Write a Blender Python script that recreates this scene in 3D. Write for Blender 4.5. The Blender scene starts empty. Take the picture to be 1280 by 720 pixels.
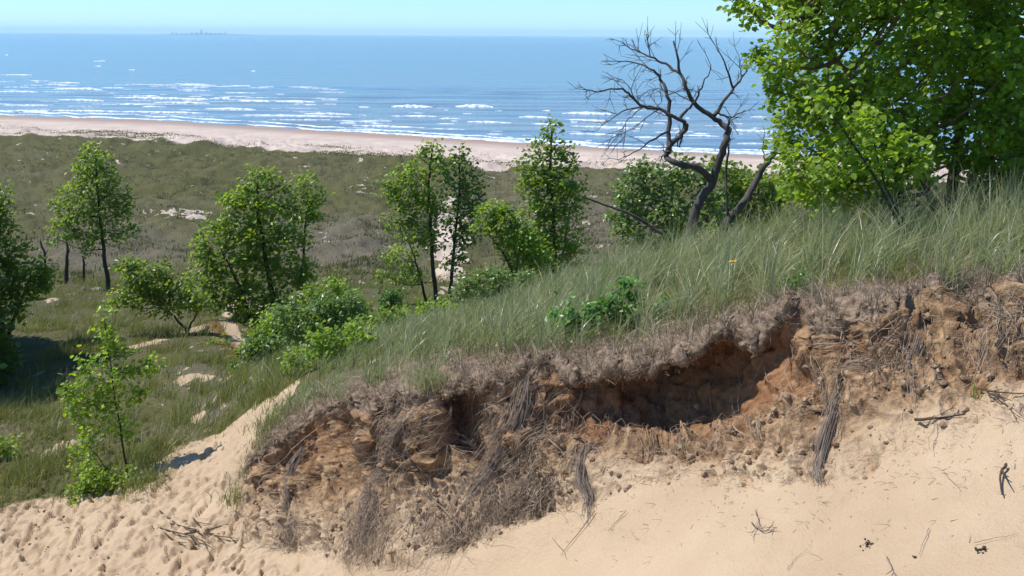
import bpy, math, random
import numpy as np
from mathutils import Matrix, Vector
rng = np.random.default_rng(11)
random.seed(5)
C = bpy.context.scene.collection
R = math.radians

# ------------------------------------------------------------------ camera model
F = 1372.0; PITCH = R(12.95); ROLL = R(0.33); H = 14.0
cP, sP = math.cos(PITCH), math.sin(PITCH); cR, sR = math.cos(ROLL), math.sin(ROLL)
def ray(px, py):
    px = np.asarray(px, float); py = np.asarray(py, float)
    x = (px - 640) / F; y = (360 - py) / F
    x, y = x * cR - y * sR, x * sR + y * cR
    return x / (cP + y * sP), (y * cP - sP) / (cP + y * sP)     # X/Y and Z/Y
def P(px, py, d):
    a, b = ray(px, py)
    d = np.asarray(d, float)
    return np.stack([a * d, d + 0 * a, H + b * d], -1)
def py_of(px, d, drop):                       # pixel row of a point at depth d, drop metres below the eye
    b = -np.asarray(drop, float) / np.asarray(d, float)
    y = (b * cP + sP) / (cP - b * sP)
    x = (np.asarray(px, float) - 640) / F
    return 360 - (y - x * sR) / cR * F
def V3(px, py, d): return P(px, py, d)

# ------------------------------------------------------------------ noise
def _h(ix, iy, iz, s):
    n = (ix.astype(np.int64) * 73856093) ^ (iy.astype(np.int64) * 19349663) ^ (iz.astype(np.int64) * 83492791) ^ (s * 2654435761)
    n = (n ^ (n >> 13)) * 1274126177 & 0x7fffffff
    n = (n ^ (n >> 15)) * 668265263 & 0x7fffffff
    return ((n ^ (n >> 12)) & 0xffff) / 65535.0
def vnoise(p, s=0):
    i = np.floor(p); f = p - i; f = f * f * (3 - 2 * f)
    x, y, z = i[..., 0], i[..., 1], i[..., 2]; fx, fy, fz = f[..., 0], f[..., 1], f[..., 2]
    def L(a, b, t): return a + (b - a) * t
    c = [[[_h(x + a, y + b, z + c_, s) for c_ in (0, 1)] for b in (0, 1)] for a in (0, 1)]
    return L(L(L(c[0][0][0], c[0][0][1], fz), L(c[0][1][0], c[0][1][1], fz), fy),
             L(L(c[1][0][0], c[1][0][1], fz), L(c[1][1][0], c[1][1][1], fz), fy), fx) * 2 - 1
def fbm(p, o=3, s=0, g=.5):
    r = 0; a = 1.; t = 0
    for k in range(o):
        r = r + a * vnoise(p * (2.03 ** k) + 17.3 * k, s + k); t += a; a *= g
    return r / t
def sstep(a, b, x):
    t = np.clip((x - a) / (b - a), 0, 1); return t * t * (3 - 2 * t)

# ------------------------------------------------------------------ mesh helpers
def mesh(name, v, f, mat=None, parent=None, smooth=True, attrs=None, loc=None):
    v = np.ascontiguousarray(v, np.float32).reshape(-1, 3); f = np.ascontiguousarray(f, np.int32)
    m = bpy.data.meshes.new(name); k = f.shape[1]
    m.vertices.add(len(v)); m.vertices.foreach_set('co', v.ravel())
    m.loops.add(f.size); m.loops.foreach_set('vertex_index', f.ravel())
    m.polygons.add(len(f)); m.polygons.foreach_set('loop_start', np.arange(0, f.size, k, dtype=np.int32))
    m.update(calc_edges=True)
    m.polygons.foreach_set('use_smooth', np.full(len(f), smooth))
    for n, a in (attrs or {}).items():
        at = m.attributes.new(n, 'FLOAT', 'POINT'); at.data.foreach_set('value', np.ascontiguousarray(a, np.float32).ravel())
    if mat: m.materials.append(mat)
    o = bpy.data.objects.new(name, m); C.objects.link(o)
    if loc is not None: o.location = loc
    if parent: o.parent = parent
    return o
def empty(name, loc, label=None, cat=None, group=None):
    o = bpy.data.objects.new(name, None); C.objects.link(o); o.location = [float(q) for q in loc]; o.empty_display_size = .2
    if label: tag(o, label, cat, group)
    return o
def tag(o, label=None, cat=None, group=None, kind=None):
    if label: o['label'] = label
    if cat: o['category'] = cat
    if group: o['group'] = group
    if kind: o['kind'] = kind
    return o
def tubes(polys, sides=5):
    VV, FF, n0 = [], [], 0
    ang = np.linspace(0, 2 * np.pi, sides, endpoint=False)
    for pts, rad in polys:
        pts = np.asarray(pts, float); n = len(pts)
        if n < 2: continue
        t = np.gradient(pts, axis=0); t /= np.linalg.norm(t, axis=1, keepdims=True) + 1e-9
        up = np.array([.13, .31, .94]) if abs(t[0, 2]) < .8 else np.array([1., .2, 0])
        a = np.cross(t, up); a /= np.linalg.norm(a, axis=1, keepdims=True) + 1e-9
        b = np.cross(t, a); rad = np.broadcast_to(np.asarray(rad, float), (n,))
        ring = pts[:, None] + rad[:, None, None] * (a[:, None] * np.cos(ang)[None, :, None] + b[:, None] * np.sin(ang)[None, :, None])
        VV.append(ring.reshape(-1, 3))
        i = np.arange(n - 1)[:, None] * sides; k = np.arange(sides)[None]; k2 = (k + 1) % sides
        FF.append(np.stack([i + k, i + k2, i + k2 + sides, i + k + sides], -1).reshape(-1, 4) + n0)
        n0 += n * sides
    return np.concatenate(VV), np.concatenate(FF)
def smooth_path(pts, k=4, jit=0.):
    pts = np.asarray(pts, float); n = len(pts)
    if n < 3:
        t = np.linspace(0, 1, k * 2 + 1)[:, None]; out = pts[0] * (1 - t) + pts[-1] * t
    else:
        e = np.vstack([2 * pts[0] - pts[1], pts, 2 * pts[-1] - pts[-2]]); out = []
        for i in range(n - 1):
            p0, p1, p2, p3 = e[i:i + 4]
            for t in np.linspace(0, 1, k, endpoint=False):
                out.append(.5 * (2 * p1 + (p2 - p0) * t + (2 * p0 - 5 * p1 + 4 * p2 - p3) * t * t + (3 * p1 - p0 - 3 * p2 + p3) * t ** 3))
        out.append(pts[-1]); out = np.array(out)
    if jit: out[1:-1] += rng.normal(0, jit, (len(out) - 2, 3))
    return out

# ------------------------------------------------------------------ materials
class NT:
    def __init__(s, name):
        s.m = bpy.data.materials.new(name); s.m.use_nodes = True; s.t = s.m.node_tree; s.t.nodes.clear()
        s.out = s.n('ShaderNodeOutputMaterial')
    def n(s, ty, **kw):
        o = s.t.nodes.new(ty)
        for k, v in kw.items():
            if k in o.inputs: s.set(o.inputs[k], v)
            else: setattr(o, k, v)
        return o
    def set(s, inp, v):
        if hasattr(v, 'is_linked') or isinstance(v, bpy.types.NodeSocket): s.t.links.new(v, inp)
        else:
            inp.default_value = (*v, 1) if isinstance(v, tuple) and len(v) == 3 and inp.type == 'RGBA' else v
    def attr(s, n): return s.n('ShaderNodeAttribute', attribute_name=n).outputs['Fac']
    def pos(s): return s.n('ShaderNodeNewGeometry').outputs['Position']
    def noise(s, scale, detail=4, vec=None, rough=.55, stretch=None):
        v = vec if vec is not None else s.pos()
        if stretch:
            mp = s.n('ShaderNodeMapping'); s.t.links.new(v, mp.inputs['Vector']); mp.inputs['Scale'].default_value = stretch; v = mp.outputs[0]
        o = s.n('ShaderNodeTexNoise'); s.t.links.new(v, o.inputs['Vector']); o.inputs['Scale'].default_value = scale
        o.inputs['Detail'].default_value = detail; o.inputs['Roughness'].default_value = rough
        return o.outputs['Fac']
    def ramp(s, f, a, b, lo=0., hi=1.):
        o = s.n('ShaderNodeMapRange'); o.clamp = True; s.set(o.inputs[0], f); o.inputs[1].default_value = a; o.inputs[2].default_value = b
        o.inputs[3].default_value = lo; o.inputs[4].default_value = hi; return o.outputs[0]
    def mix(s, f, a, b):
        o = s.n('ShaderNodeMix', data_type='RGBA'); s.set(o.inputs[0], f)
        for i, v in ((6, a), (7, b)):
            s.set(o.inputs[i], v)
        return o.outputs[2]
    def math(s, op, a, b=0., c=None):
        o = s.n('ShaderNodeMath', operation=op); s.set(o.inputs[0], a); s.set(o.inputs[1], b)
        if c is not None: s.set(o.inputs[2], c)
        return o.outputs[0]
    def bump(s, h, strength=.5, dist=.05):
        o = s.n('ShaderNodeBump'); s.set(o.inputs['Height'], h); o.inputs['Strength'].default_value = strength; o.inputs['Distance'].default_value = dist
        return o.outputs[0]
    def bsdf(s, col, rough=.9, normal=None, spec=.2):
        o = s.n('ShaderNodeBsdfPrincipled'); s.set(o.inputs['Base Color'], col); s.set(o.inputs['Roughness'], rough)
        o.inputs['Specular IOR Level'].default_value = spec
        if normal is not None: s.set(o.inputs['Normal'], normal)
        return o
    def finish(s, sh): s.t.links.new(sh, s.out.inputs['Surface']); return s.m

def leaf_mat(name, dark, light, trans=.35, rough=.38, yel=None):
    t = NT(name); a = t.attr('tint'); col = t.mix(a, dark, light)
    if yel: col = t.mix(t.ramp(a, .84, .97), col, yel)
    b = t.bsdf(col, rough, spec=.45)
    tr = t.n('ShaderNodeBsdfTranslucent'); tc = t.mix(.6, col, (min(.6, light[0] * 1.9), min(.75, light[1] * 1.8), light[2] * .8)); t.set(tr.inputs[0], tc)
    mx = t.n('ShaderNodeMixShader'); mx.inputs[0].default_value = trans
    t.t.links.new(b.outputs[0], mx.inputs[1]); t.t.links.new(tr.outputs[0], mx.inputs[2])
    return t.finish(mx.outputs[0])
def bark_mat(name, a, b):
    t = NT(name); n = t.noise(18, 4, stretch=(1, 1, .25)); col = t.mix(n, a, b)
    return t.finish(t.bsdf(col, .9, t.bump(n, .6, .02)).outputs[0])
M_tree = leaf_mat('leaf_green', (.085, .150, .014), (.245, .345, .032), .52)
M_big = leaf_mat('leaf_bright', (.095, .175, .010), (.270, .390, .030), .52)
M_dk = leaf_mat('leaf_deep', (.055, .110, .014), (.160, .245, .030), .42)
M_pale = leaf_mat('leaf_pale', (.070, .130, .026), (.200, .290, .070), .45, .33)
M_herb = leaf_mat('leaf_herb', (.045, .120, .012), (.110, .250, .025), .4, .35)
M_grass = leaf_mat('grass_grey_green', (.110, .118, .042), (.440, .430, .260), .35, .33, (.46, .38, .23))
M_vgrass = leaf_mat('grass_valley', (.072, .092, .022), (.225, .240, .070), .35, .45, (.30, .25, .14))
M_fgrass = leaf_mat('grass_plain', (.055, .062, .018), (.155, .150, .050), .2, .6, (.2, .16, .1))
M_dead = leaf_mat('dead_straw', (.13, .085, .055), (.48, .37, .265), .1, .75)
M_root = bark_mat('root_grey', (.11, .082, .062), (.36, .295, .24))
M_rootd = bark_mat('root_dark', (.035, .024, .018), (.12, .08, .055))
M_bark = bark_mat('bark_dark', (.022, .018, .014), (.075, .058, .042))
M_barkb = bark_mat('bark_brown', (.09, .055, .032), (.24, .15, .09))
M_deadbark = bark_mat('bark_dead', (.035, .030, .027), (.135, .115, .10))

# ------------------------------------------------------------------ ground: one sheet, polar grid round the viewpoint
def pchip(x, y, xq):
    x = np.asarray(x, float); y = np.asarray(y, float); h = np.diff(x); d = np.diff(y, axis=0) / h.reshape(-1, *([1] * (y.ndim - 1)))
    m = np.zeros_like(y)
    h_ = h.reshape(-1, *([1] * (y.ndim - 1)))
    w1 = 2 * h_[1:] + h_[:-1]; w2 = h_[1:] + 2 * h_[:-1]
    ok = d[:-1] * d[1:] > 0
    with np.errstate(all='ignore'):
        mm = (w1 + w2) / (w1 / d[:-1] + w2 / d[1:])
    m[1:-1] = np.where(ok, mm, 0); m[0] = d[0]; m[-1] = d[-1]
    i = np.clip(np.searchsorted(x, xq) - 1, 0, len(x) - 2)
    t = ((xq - x[i]) / h[i]).reshape(-1, *([1] * (y.ndim - 1))); hh = h[i].reshape(t.shape)
    return (2*t**3-3*t**2+1)*y[i] + (t**3-2*t**2+t)*hh*m[i] + (-2*t**3+3*t**2)*y[i+1] + (t**3-t**2)*hh*m[i+1]
#        px    R1d   R2          R3          R4          R5          R5b         R6          R7         R8         R9         R10(d,drop)
TAB = [(-600, 12.6, (655,14.4), (640,14.9), (628,15.3), (622,15.5), (616,15.7), (610,15.9), (600,16.2), (535,19.5), (470,24.0), (28.5,7.9)),
       (   0, 11.3, (650,13.0), (630,13.5), (615,13.9), (610,14.0), (605,14.2), (600,14.4), (590,14.7), (530,18.0), (470,22.5), (27.,7.62)),
       ( 200, 10.3, (665,11.5), (635,12.2), (615,12.7), (605,12.9), (600,13.1), (592,13.3), (580,13.6), (520,16.5), (470,20.0), (25.,7.15)),
       ( 275,  9.8, (680,10.9), (645,11.5), (612,12.1), (603,12.3), (595,12.4), (586,12.6), (574,12.9), (522,14.8), (482,17.5), (22.5,6.75)),
       ( 315,  9.5, (688,10.4), (625,11.1), (600,11.4), (588,11.45),(578,11.35),(570,11.4), (560,11.8), (514,13.5), (474,16.0), (21.,6.6)),
       ( 360,  9.2, (690,10.0), (606,10.7), (582,11.0), (560,11.05),(550,10.85),(542,10.85),(526,11.2), (490,12.6), (458,15.5), (21.,6.6)),
       ( 450,  8.7, (712, 9.0), (592, 9.8), (562,10.2), (525,10.25),(512, 9.98),(498,10.0), (484,10.35),(455,12.0), (430,15.5), (21.,6.6)),
       ( 560,  8.0, (704, 8.3), (590, 9.1), (550, 9.5), (490, 9.6), (478, 9.33),(464, 9.35),(450, 9.7), (425,12.0), (400,15.5), (22.,6.4)),
       ( 680,  7.1, (650, 7.9), (578, 8.4), (552, 8.85),(480, 9.05),(470, 8.75),(456, 8.8), (442, 9.15),(400,11.5), (370,15.0), (22.,6.2)),
       ( 800,  6.3, (616, 7.4), (568, 7.80),(545, 8.45),(466, 8.85),(458, 8.30),(444, 8.35),(430, 8.75),(375,11.3), (340,14.5), (22.,6.1)),
       ( 900,  5.7, (606, 6.9), (556, 7.3), (530, 8.00),(440, 8.45),(438, 7.90),(420, 7.95),(404, 8.35),(350,11.0), (315,14.0), (22.,6.0)),
       (1000,  5.3, (606, 6.4), (530, 6.85),(495, 7.5), (425, 7.85),(418, 7.55),(398, 7.6), (382, 8.0), (335,10.8), (300,14.0), (22.,6.0)),
       (1100,  4.9, (588, 6.1), (490, 6.7), (455, 7.05),(405, 7.25),(395, 7.20),(376, 7.25),(362, 7.6), (320,10.6), (285,14.0), (22.,6.0)),
       (1200,  4.6, (545, 6.0), (470, 6.5), (432, 6.8), (388, 7.1), (378, 7.18),(364, 7.25),(350, 7.6), (300,10.5), (268,14.0), (22.,6.0)),
       (1290,  4.4, (520, 5.9), (455, 6.4), (415, 6.8), (378, 7.1), (368, 7.2), (356, 7.3), (344, 7.6), (290,10.5), (260,14.0), (22.,5.9)),
       (1500,  4.1, (500, 5.8), (440, 6.3), (400, 6.7), (372, 7.0), (360, 7.1), (350, 7.2), (338, 7.5), (284,10.5), (256,14.0), (22.,5.8)),
       (2100,  3.6, (480, 5.6), (430, 6.2), (395, 6.6), (368, 6.9), (356, 7.0), (346, 7.1), (334, 7.4), (280,10.3), (252,14.0), (22.,5.6))]
pxs = np.array([t[0] for t in TAB], float)
PYW = ([-600, 0, 215, 430, 640, 850, 1000, 1400, 2100], [132, 144, 151, 165, 178, 190, 196, 214, 250])
PYG = ([-600, 0, 215, 430, 640, 850, 1000, 1400, 2100], [160, 171, 184, 200, 212, 219, 225, 245, 285])
def rowpts(px):
    """control points, shape (n_px, n_rows, 3)"""
    rows = []
    def tab(f): return pchip(pxs, np.array([f(t) for t in TAB], float), px)
    def hid(d, drop): return P(px, py_of(px, d, drop), d)
    x0 = (px - 640) / F * 1.5
    rows.append(np.stack([x0 * 1.1, 0 * px - .6, 12.25 + .34 * x0], -1))
    rows.append(P(px, 742., tab(lambda t: t[1])))
    for k in range(2, 11):
        rows.append(P(px, tab(lambda t: t[k][0]), tab(lambda t: t[k][1])))
    rows.append(hid(tab(lambda t: t[11][0]), tab(lambda t: t[11][1])))
    rows.append(hid(36. + 0 * px, 8.62 + 0 * px))
    rows.append(hid(58. + 0 * px, 10.75 + 0 * px))
    rows.append(hid(82. + 0 * px, 12.0 + 0 * px))
    def flat(py, drop):
        d = drop / -ray(px, py)[1]; return P(px, py, d)
    pw = np.interp(px, *PYW); pg = np.interp(px, *PYG)
    rows.append(flat(pg, 12.45)); rows.append(flat(pg * .5 + pw * .5, 13.1)); rows.append(flat(pw, 14.0))
    rows.append(flat(pw - 12, 15.5)); rows.append(flat(pw - 40, 17.5))
    return np.stack(rows, 1)
SEG = [20, 70, 100, 44, 46, 20, 14, 24, 60, 50, 46, 50, 60, 50, 56, 26, 22, 6, 4]
col_px = np.unique(np.concatenate([np.arange(-600, -20, 8.), np.arange(-20, 260, 2.4), np.arange(260, 1320, 1.5), np.arange(1320, 1500, 4.), np.arange(1500, 2101, 12.)]))
ctrl = rowpts(col_px)
rr_lip = fbm(np.stack([col_px / 62., 0 * col_px, 0 * col_px], -1), 4, 71, .6)
rz_lip = fbm(np.stack([col_px / 45., 0 * col_px + 9, 0 * col_px], -1), 4, 77, .6)
lw_ = sstep(330, 420, col_px)
for k_ in (6, 7): ctrl[:, k_, 1] += lw_ * rr_lip * .42; ctrl[:, k_, 2] += lw_ * rz_lip * .16
ctrl[:, 6, 2] += lw_ * (.045 + .08 * rz_lip)
ctrl[:, 8, 1] += lw_ * rr_lip * .2
def bump1(x, c_, w_): return np.exp(-((x - c_) / w_) ** 4)
caveF = np.clip(bump1(col_px, 855, 165) + .75 * bump1(col_px, 588, 30) + .65 * bump1(col_px, 480, 16) + .75 * bump1(col_px, 380, 24) + .45 * bump1(col_px, 1060, 14), 0, 1)
for k_, fr in ((4, .38), (5, .80)):
    st_ = ctrl[:, 3] * (1 - fr) + ctrl[:, 6] * fr; w_ = (.08 + .92 * caveF * (.80 + .45 * fbm(np.stack([col_px / 38., 0 * col_px + 3, 0 * col_px], -1), 3, 99)))[:, None]; ctrl[:, k_] = np.where((col_px > 330)[:, None], st_ * (1 - w_) + ctrl[:, k_] * w_, ctrl[:, k_])
tq = np.concatenate([k + np.arange(n) / n for k, n in enumerate(SEG)] + [[float(len(SEG))]])
G = pchip(np.arange(len(SEG) + 1.), np.swapaxes(ctrl, 0, 1), tq)          # (rows, cols, 3)
NR, NC = G.shape[:2]
TT = np.repeat(tq[:, None], NC, 1); PX = np.repeat(col_px[None], NR, 0)
def grid_normals(G):
    a = np.gradient(G, axis=0); b = np.gradient(G, axis=1); n = np.cross(b, a); n /= np.linalg.norm(n, axis=-1, keepdims=True) + 1e-9
    return n
N = grid_normals(G)
face = sstep(1.9, 2.3, TT) * (1 - sstep(7.6, 8.4, TT)) * sstep(285, 335, PX)
rec = sstep(3.2, 4., TT) * (1 - sstep(5, 6, TT))
cave = np.repeat(caveF[None], NR, 0)
Q = G.copy(); Q[..., 0] += .55 * (G[..., 2] - 11)          # streaks lean down to the left
big = fbm(Q * np.array([1.8, 1.4, .9]), 3, 3)
rid = 1 - np.abs(fbm(Q * np.array([6.5, 5, 1.9]), 3, 9)) * 2
clod = fbm(G * 11, 3, 21); cl2 = fbm(G * 34, 2, 31)
crag = 1 - np.abs(fbm(G * 5.5, 3, 55)) * 2.4
nocave = 1 - np.clip(cave, 0, 1) * rec
rough = .35 + .65 * sstep(-.25, .25, fbm(G * np.array([1.1, 1.1, 1.1]), 2, 57))
rib = 1 - np.abs(fbm(Q * np.array([3.4, 2.6, .8]), 2, 19)) * 2.6
upper = sstep(2.5, 3.4, TT)
lipm = 1 - .72 * sstep(5., 5.6, TT)
rgt = 1 - .15 * sstep(1040, 1120, PX)
disp = face * lipm * rgt * (big * .20 * nocave + (rid - .45) * .10 * nocave * rough + (rib - .3) * .17 * nocave * upper + clod * .045 * rough * (.5 + .5 * nocave) + cl2 * .02 * rough + (crag - .4) * .07 * nocave * upper)
# lumpy top lip
disp += face * np.clip(cave, 0, 1) * rec * (fbm(G * np.array([4, 4, 7.]), 3, 47) * .10 + clod * .03)
disp += face * sstep(5, 6, TT) * (fbm(G * np.array([2.4, 2.4, 2.4]), 3, 44) * .045 + (.5 - np.abs(fbm(G * np.array([15, 15, 22]), 3, 45)) * 1.8) * .026 + cl2 * .022)
G = G + N * disp[..., None]
# lobes of fallen sand at the toe
tonge = sstep(1.2, 1.9, TT) * (1 - sstep(2.3, 3, TT)) * (PX > 250)
G[..., 2] += tonge * (fbm(G * np.array([1.5, 1.5, 1.5]), 3, 61) * .09 + clod * .02 * (vnoise(G * 1.4, 6) > 0))
# smooth sand in front: faint slip marks
fs = (1 - sstep(1.8, 2.1, TT))
G[..., 2] += fs * sstep(240, 500, PX) * (fbm(np.stack([G[..., 0] * 1.2 + G[..., 1] * .5, G[..., 1] * .5, G[..., 2]], -1), 3, 71) * .05 + fbm(G * 9, 2, 72) * .005 + sstep(.05, .35, fbm(np.stack([(G[..., 0] + G[..., 1] * .45) * 3.2, G[..., 1] * 1.1 - G[..., 0] * .6, 0 * G[..., 2]], -1), 3, 73)) * .018)
# foot-trodden sand on the left
trod = (1 - sstep(290, 370, PX)) * (1 - sstep(8.2, 9, TT)) + (1 - sstep(245, 330, PX)) * 0
trod = np.maximum(trod, (1 - sstep(1.3, 2, TT)) * (1 - sstep(330, 520, PX)))
trod = np.maximum(trod, (1 - sstep(350, 385, PX)) * sstep(5.2, 6.2, TT) * (1 - sstep(8.8, 9.6, TT)))
pits = np.abs(fbm(G * np.array([5.2, 3.6, 0]), 2, 81)); pits2 = fbm(G * np.array([13., 8, 0]), 3, 83); pits3 = fbm(G * np.array([1.1, .8, 0]), 2, 87)
G[..., 2] += trod * (-(1 - sstep(0, .22, pits)) * .055 * sstep(-.3, .2, pits3) + pits2 * .06 + pits3 * .05 - .05 * sstep(.15, .45, vnoise(G * np.array([9., 5.5, 0]), 89)))
# far hummocks
far = sstep(8.5, 11, TT) * (1 - sstep(15.6, 16.8, TT))
ext = np.clip(G[..., 1] / 60, .2, 1.1)
hm = fbm(G * np.array([.33, .22, 0]), 4, 91)
G[..., 2] += far * (hm * .55 * ext + fbm(G * np.array([1.1, .8, 0]), 3, 95) * .30 * ext)
N = grid_normals(G)
AREA = np.linalg.norm(np.cross(np.gradient(G, axis=0), np.gradient(G, axis=1)), axis=-1)
# pixel position of every ground point: only used to read zones off the map below
dd_ = G[..., 1]; PYg = py_of(PX, np.maximum(dd_, .1), H - G[..., 2])
def blob(x, y, rx, ry, ang=0):
    c, s = math.cos(R(ang)), math.sin(R(ang)); u = (PX - x) * c + (PYg - y) * s; v = -(PX - x) * s + (PYg - y) * c
    return np.exp(-((u / rx) ** 2 + (v / ry) ** 2))
def line(pts, w):
    m = np.zeros_like(PX)
    for (x0, y0), (x1, y1) in zip(pts[:-1], pts[1:]):
        L2 = (x1 - x0) ** 2 + (y1 - y0) ** 2; t = np.clip(((PX - x0) * (x1 - x0) + (PYg - y0) * (y1 - y0)) / L2, 0, 1)
        d = np.hypot(PX - x0 - t * (x1 - x0), PYg - y0 - t * (y1 - y0)); m = np.maximum(m, 1 - sstep(w * .6, w * 1.3, d))
    return m
edgeN = fbm(G * np.array([1.2, 1.2, .5]), 3, 101)
leftsand = sstep(-14, 12, PYg - np.interp(PX, [-600, 0, 60, 120, 185, 220, 274, 307, 351, 380], [690, 634, 622, 616, 585, 561, 543, 516, 491, 470]) + edgeN * 12)
trail = sstep(-5, 5, PYg - np.interp(PX, [-600, 0, 60, 120, 185, 220, 274, 307, 351, 380], [690, 634, 622, 616, 585, 561, 543, 516, 491, 470]) + edgeN * 5) * (1 - sstep(-5, 5, PYg - np.interp(PX, [180, 274, 313, 335, 352, 364, 372], [700, 640, 566, 530, 510, 500, 480]))) * (PX > 150) * (PX < 375)
sand = np.maximum(1 - sstep(2.0, 3.2, TT + edgeN * .35), 0)
sand = np.where(PX < 240, np.maximum(sand, leftsand), sand); sand = np.maximum(sand, trail * (PX < 380))
rightof = (PX > 235) * (PX < 300) * (PYg > np.interp(PX, [-600, 0, 60, 120, 185, 220, 274, 307, 351, 380], [690, 634, 622, 616, 585, 561, 543, 516, 491, 470]))
sand = np.where(rightof > 0, 1., sand)
sand = np.maximum(sand, sstep(15.15, 15.6, TT + fbm(G * np.array([.05, .12, 0]), 3, 111) * .35 + .25 * np.exp(-((PX - 612) / 22) ** 2) * 2))
farN = fbm(G * np.array([.5, .35, 0]), 4, 120); farM = fbm(G * np.array([1.3, .9, 0]), 3, 121); farF = fbm(G * np.array([4.5, 2.6, 0]), 3, 122) * np.where(G[..., 1] < 40, .75, .35)
def patch(m, th=.52): return sstep(th - .10, th + .10, m * .62 + farN * .35 + farM * .62 + farF)
z2 = TT > 8.4
farsand = np.maximum.reduce([patch(.18 * (TT > 11.8) + 0 * PX), patch(blob(215, 268, 52, 9)), patch(blob(565, 300, 26, 62) * .85), patch(blob(330, 390, 30, 14) * .7), patch(blob(612, 208, 18, 9)), patch(blob(228, 468, 62, 34, -35) * .62), patch(blob(250, 520, 40, 12, -35) * .6), patch(blob(60, 560, 60, 16) * .5), patch(blob(180, 560, 30, 14) * .6), patch(blob(300, 440, 30, 30) * .6),
    patch(blob(500, 275, 30, 10) * .6), patch(blob(720, 350, 36, 9) * .8), patch(blob(400, 300, 60, 12) * .55), patch(blob(60, 300, 30, 8) * .6), patch(blob(690, 240, 40, 5) * .6),
    line([(300, 372), (282, 398), (300, 432), (320, 470)], 10) * sstep(-.5, -.1, farM) , line([(60, 376), (100, 366), (128, 360)], 3.5) * sstep(-.4, 0, farM), line([(160, 436), (215, 420), (268, 405)], 3.5) * sstep(-.4, 0, farM)])

sand = np.maximum(sand, z2 * sstep(.0, .25, blob(562, 305, 26, 60) * .75 - .3 + farM * .5 + farF * .6) * (G[..., 1] > 33))
sand = np.maximum(sand, farsand * z2 * np.where(G[..., 1] > 30, .60, .70) )
tide = sstep(16.45, 16.9, TT)
brown = np.clip(np.maximum.reduce([blob(120, 305, 130, 40), blob(440, 300, 110, 40), blob(700, 290, 110, 60), blob(230, 250, 60, 12) * .5]) + (TT > 12) * fbm(G * np.array([.12, .12, 0]), 3, 130) * .55 + (TT <= 12) * sstep(-.2, .3, farM) * (.4 + blob(225, 480, 90, 60)), 0, 1) * z2
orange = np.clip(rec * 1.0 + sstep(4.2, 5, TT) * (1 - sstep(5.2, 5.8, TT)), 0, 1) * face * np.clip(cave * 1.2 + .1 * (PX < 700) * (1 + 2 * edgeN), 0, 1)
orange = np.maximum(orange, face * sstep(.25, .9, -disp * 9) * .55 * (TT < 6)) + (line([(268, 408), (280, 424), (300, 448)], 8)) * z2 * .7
crust = np.maximum(sstep(5.1, 5.8, TT) * (1 - sstep(7.8, 8.8, TT)) * sstep(285, 320, PX), 0) * (1 - trail)
soil = face * sstep(2.2, 3.0, TT + edgeN * .5) * (1 - crust)
sand = np.where((TT < 7.2) & (PX > 285), 1., sand)
g = NT('dune_ground')
sA, oA, cA, bA, soA, wA = [g.attr(x) for x in ('sand', 'orange', 'crust', 'brown', 'soil', 'tide')]
n1 = g.noise(1.3, 5); n2 = g.noise(14, 5); n3 = g.noise(70, 3); n4 = g.noise(.22, 5)
sandc = g.mix(g.ramp(n1, .3, .7), (.42, .305, .192), (.49, .368, .240)); sandc = g.mix(g.ramp(n3, .55, .8, 0, .3), sandc, (.30, .20, .13))
beach = g.mix(g.ramp(n4, .35, .65), (.46, .37, .30), (.56, .465, .385)); sepY = g.n('ShaderNodeSeparateXYZ'); g.t.links.new(g.pos(), sepY.inputs[0])
sandc = g.mix(g.ramp(sepY.outputs[1], 25, 60), sandc, beach); sandc = g.mix(wA, sandc, (.33, .24, .19))
gr = g.mix(g.ramp(n2, .35, .65), (.050, .056, .018), (.140, .124, .050)); gr = g.mix(g.ramp(n4, .4, .62, 0, .6), gr, (.075, .076, .026))
brn = g.mix(g.ramp(n2, .35, .7), (.085, .072, .050), (.20, .165, .125)); gr = g.mix(g.math('MULTIPLY', bA, .8), gr, brn)
so = g.mix(g.ramp(g.math('ADD', g.math('MULTIPLY', n2, .6), g.math('MULTIPLY', g.noise(2.6, 4), .4)), .4, .62), (.15, .088, .046), (.43, .285, .160))
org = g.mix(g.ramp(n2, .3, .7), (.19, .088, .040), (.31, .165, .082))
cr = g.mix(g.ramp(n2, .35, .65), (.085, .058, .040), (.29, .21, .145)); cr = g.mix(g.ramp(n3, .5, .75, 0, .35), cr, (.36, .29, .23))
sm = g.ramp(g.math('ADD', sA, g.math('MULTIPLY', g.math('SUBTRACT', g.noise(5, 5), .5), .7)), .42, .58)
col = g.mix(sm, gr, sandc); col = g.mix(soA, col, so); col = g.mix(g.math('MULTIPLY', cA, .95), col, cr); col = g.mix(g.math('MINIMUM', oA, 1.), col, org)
n5 = g.noise(220, 3); slip = g.noise(2.2, 5, stretch=(1, .35, 1))
bh = g.math('ADD', g.math('ADD', g.math('MULTIPLY', n2, .5), g.math('MULTIPLY', n3, .3)), g.math('ADD', g.math('MULTIPLY', n5, .08), g.math('MULTIPLY', slip, 1.2)))
bs = g.bsdf(col, .95, g.bump(bh, .75, .05), .1); MG = g.finish(bs.outputs[0])
idx = np.arange(NR * NC).reshape(NR, NC)
quads = np.stack([idx[:-1, :-1], idx[:-1, 1:], idx[1:, 1:], idx[1:, :-1]], -1).reshape(-1, 4)
gnd = mesh('ground', G, quads, MG, attrs=dict(sand=sand, orange=orange, crust=crust, brown=brown, soil=soil, tide=tide)); tag(gnd, kind='structure')

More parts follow.
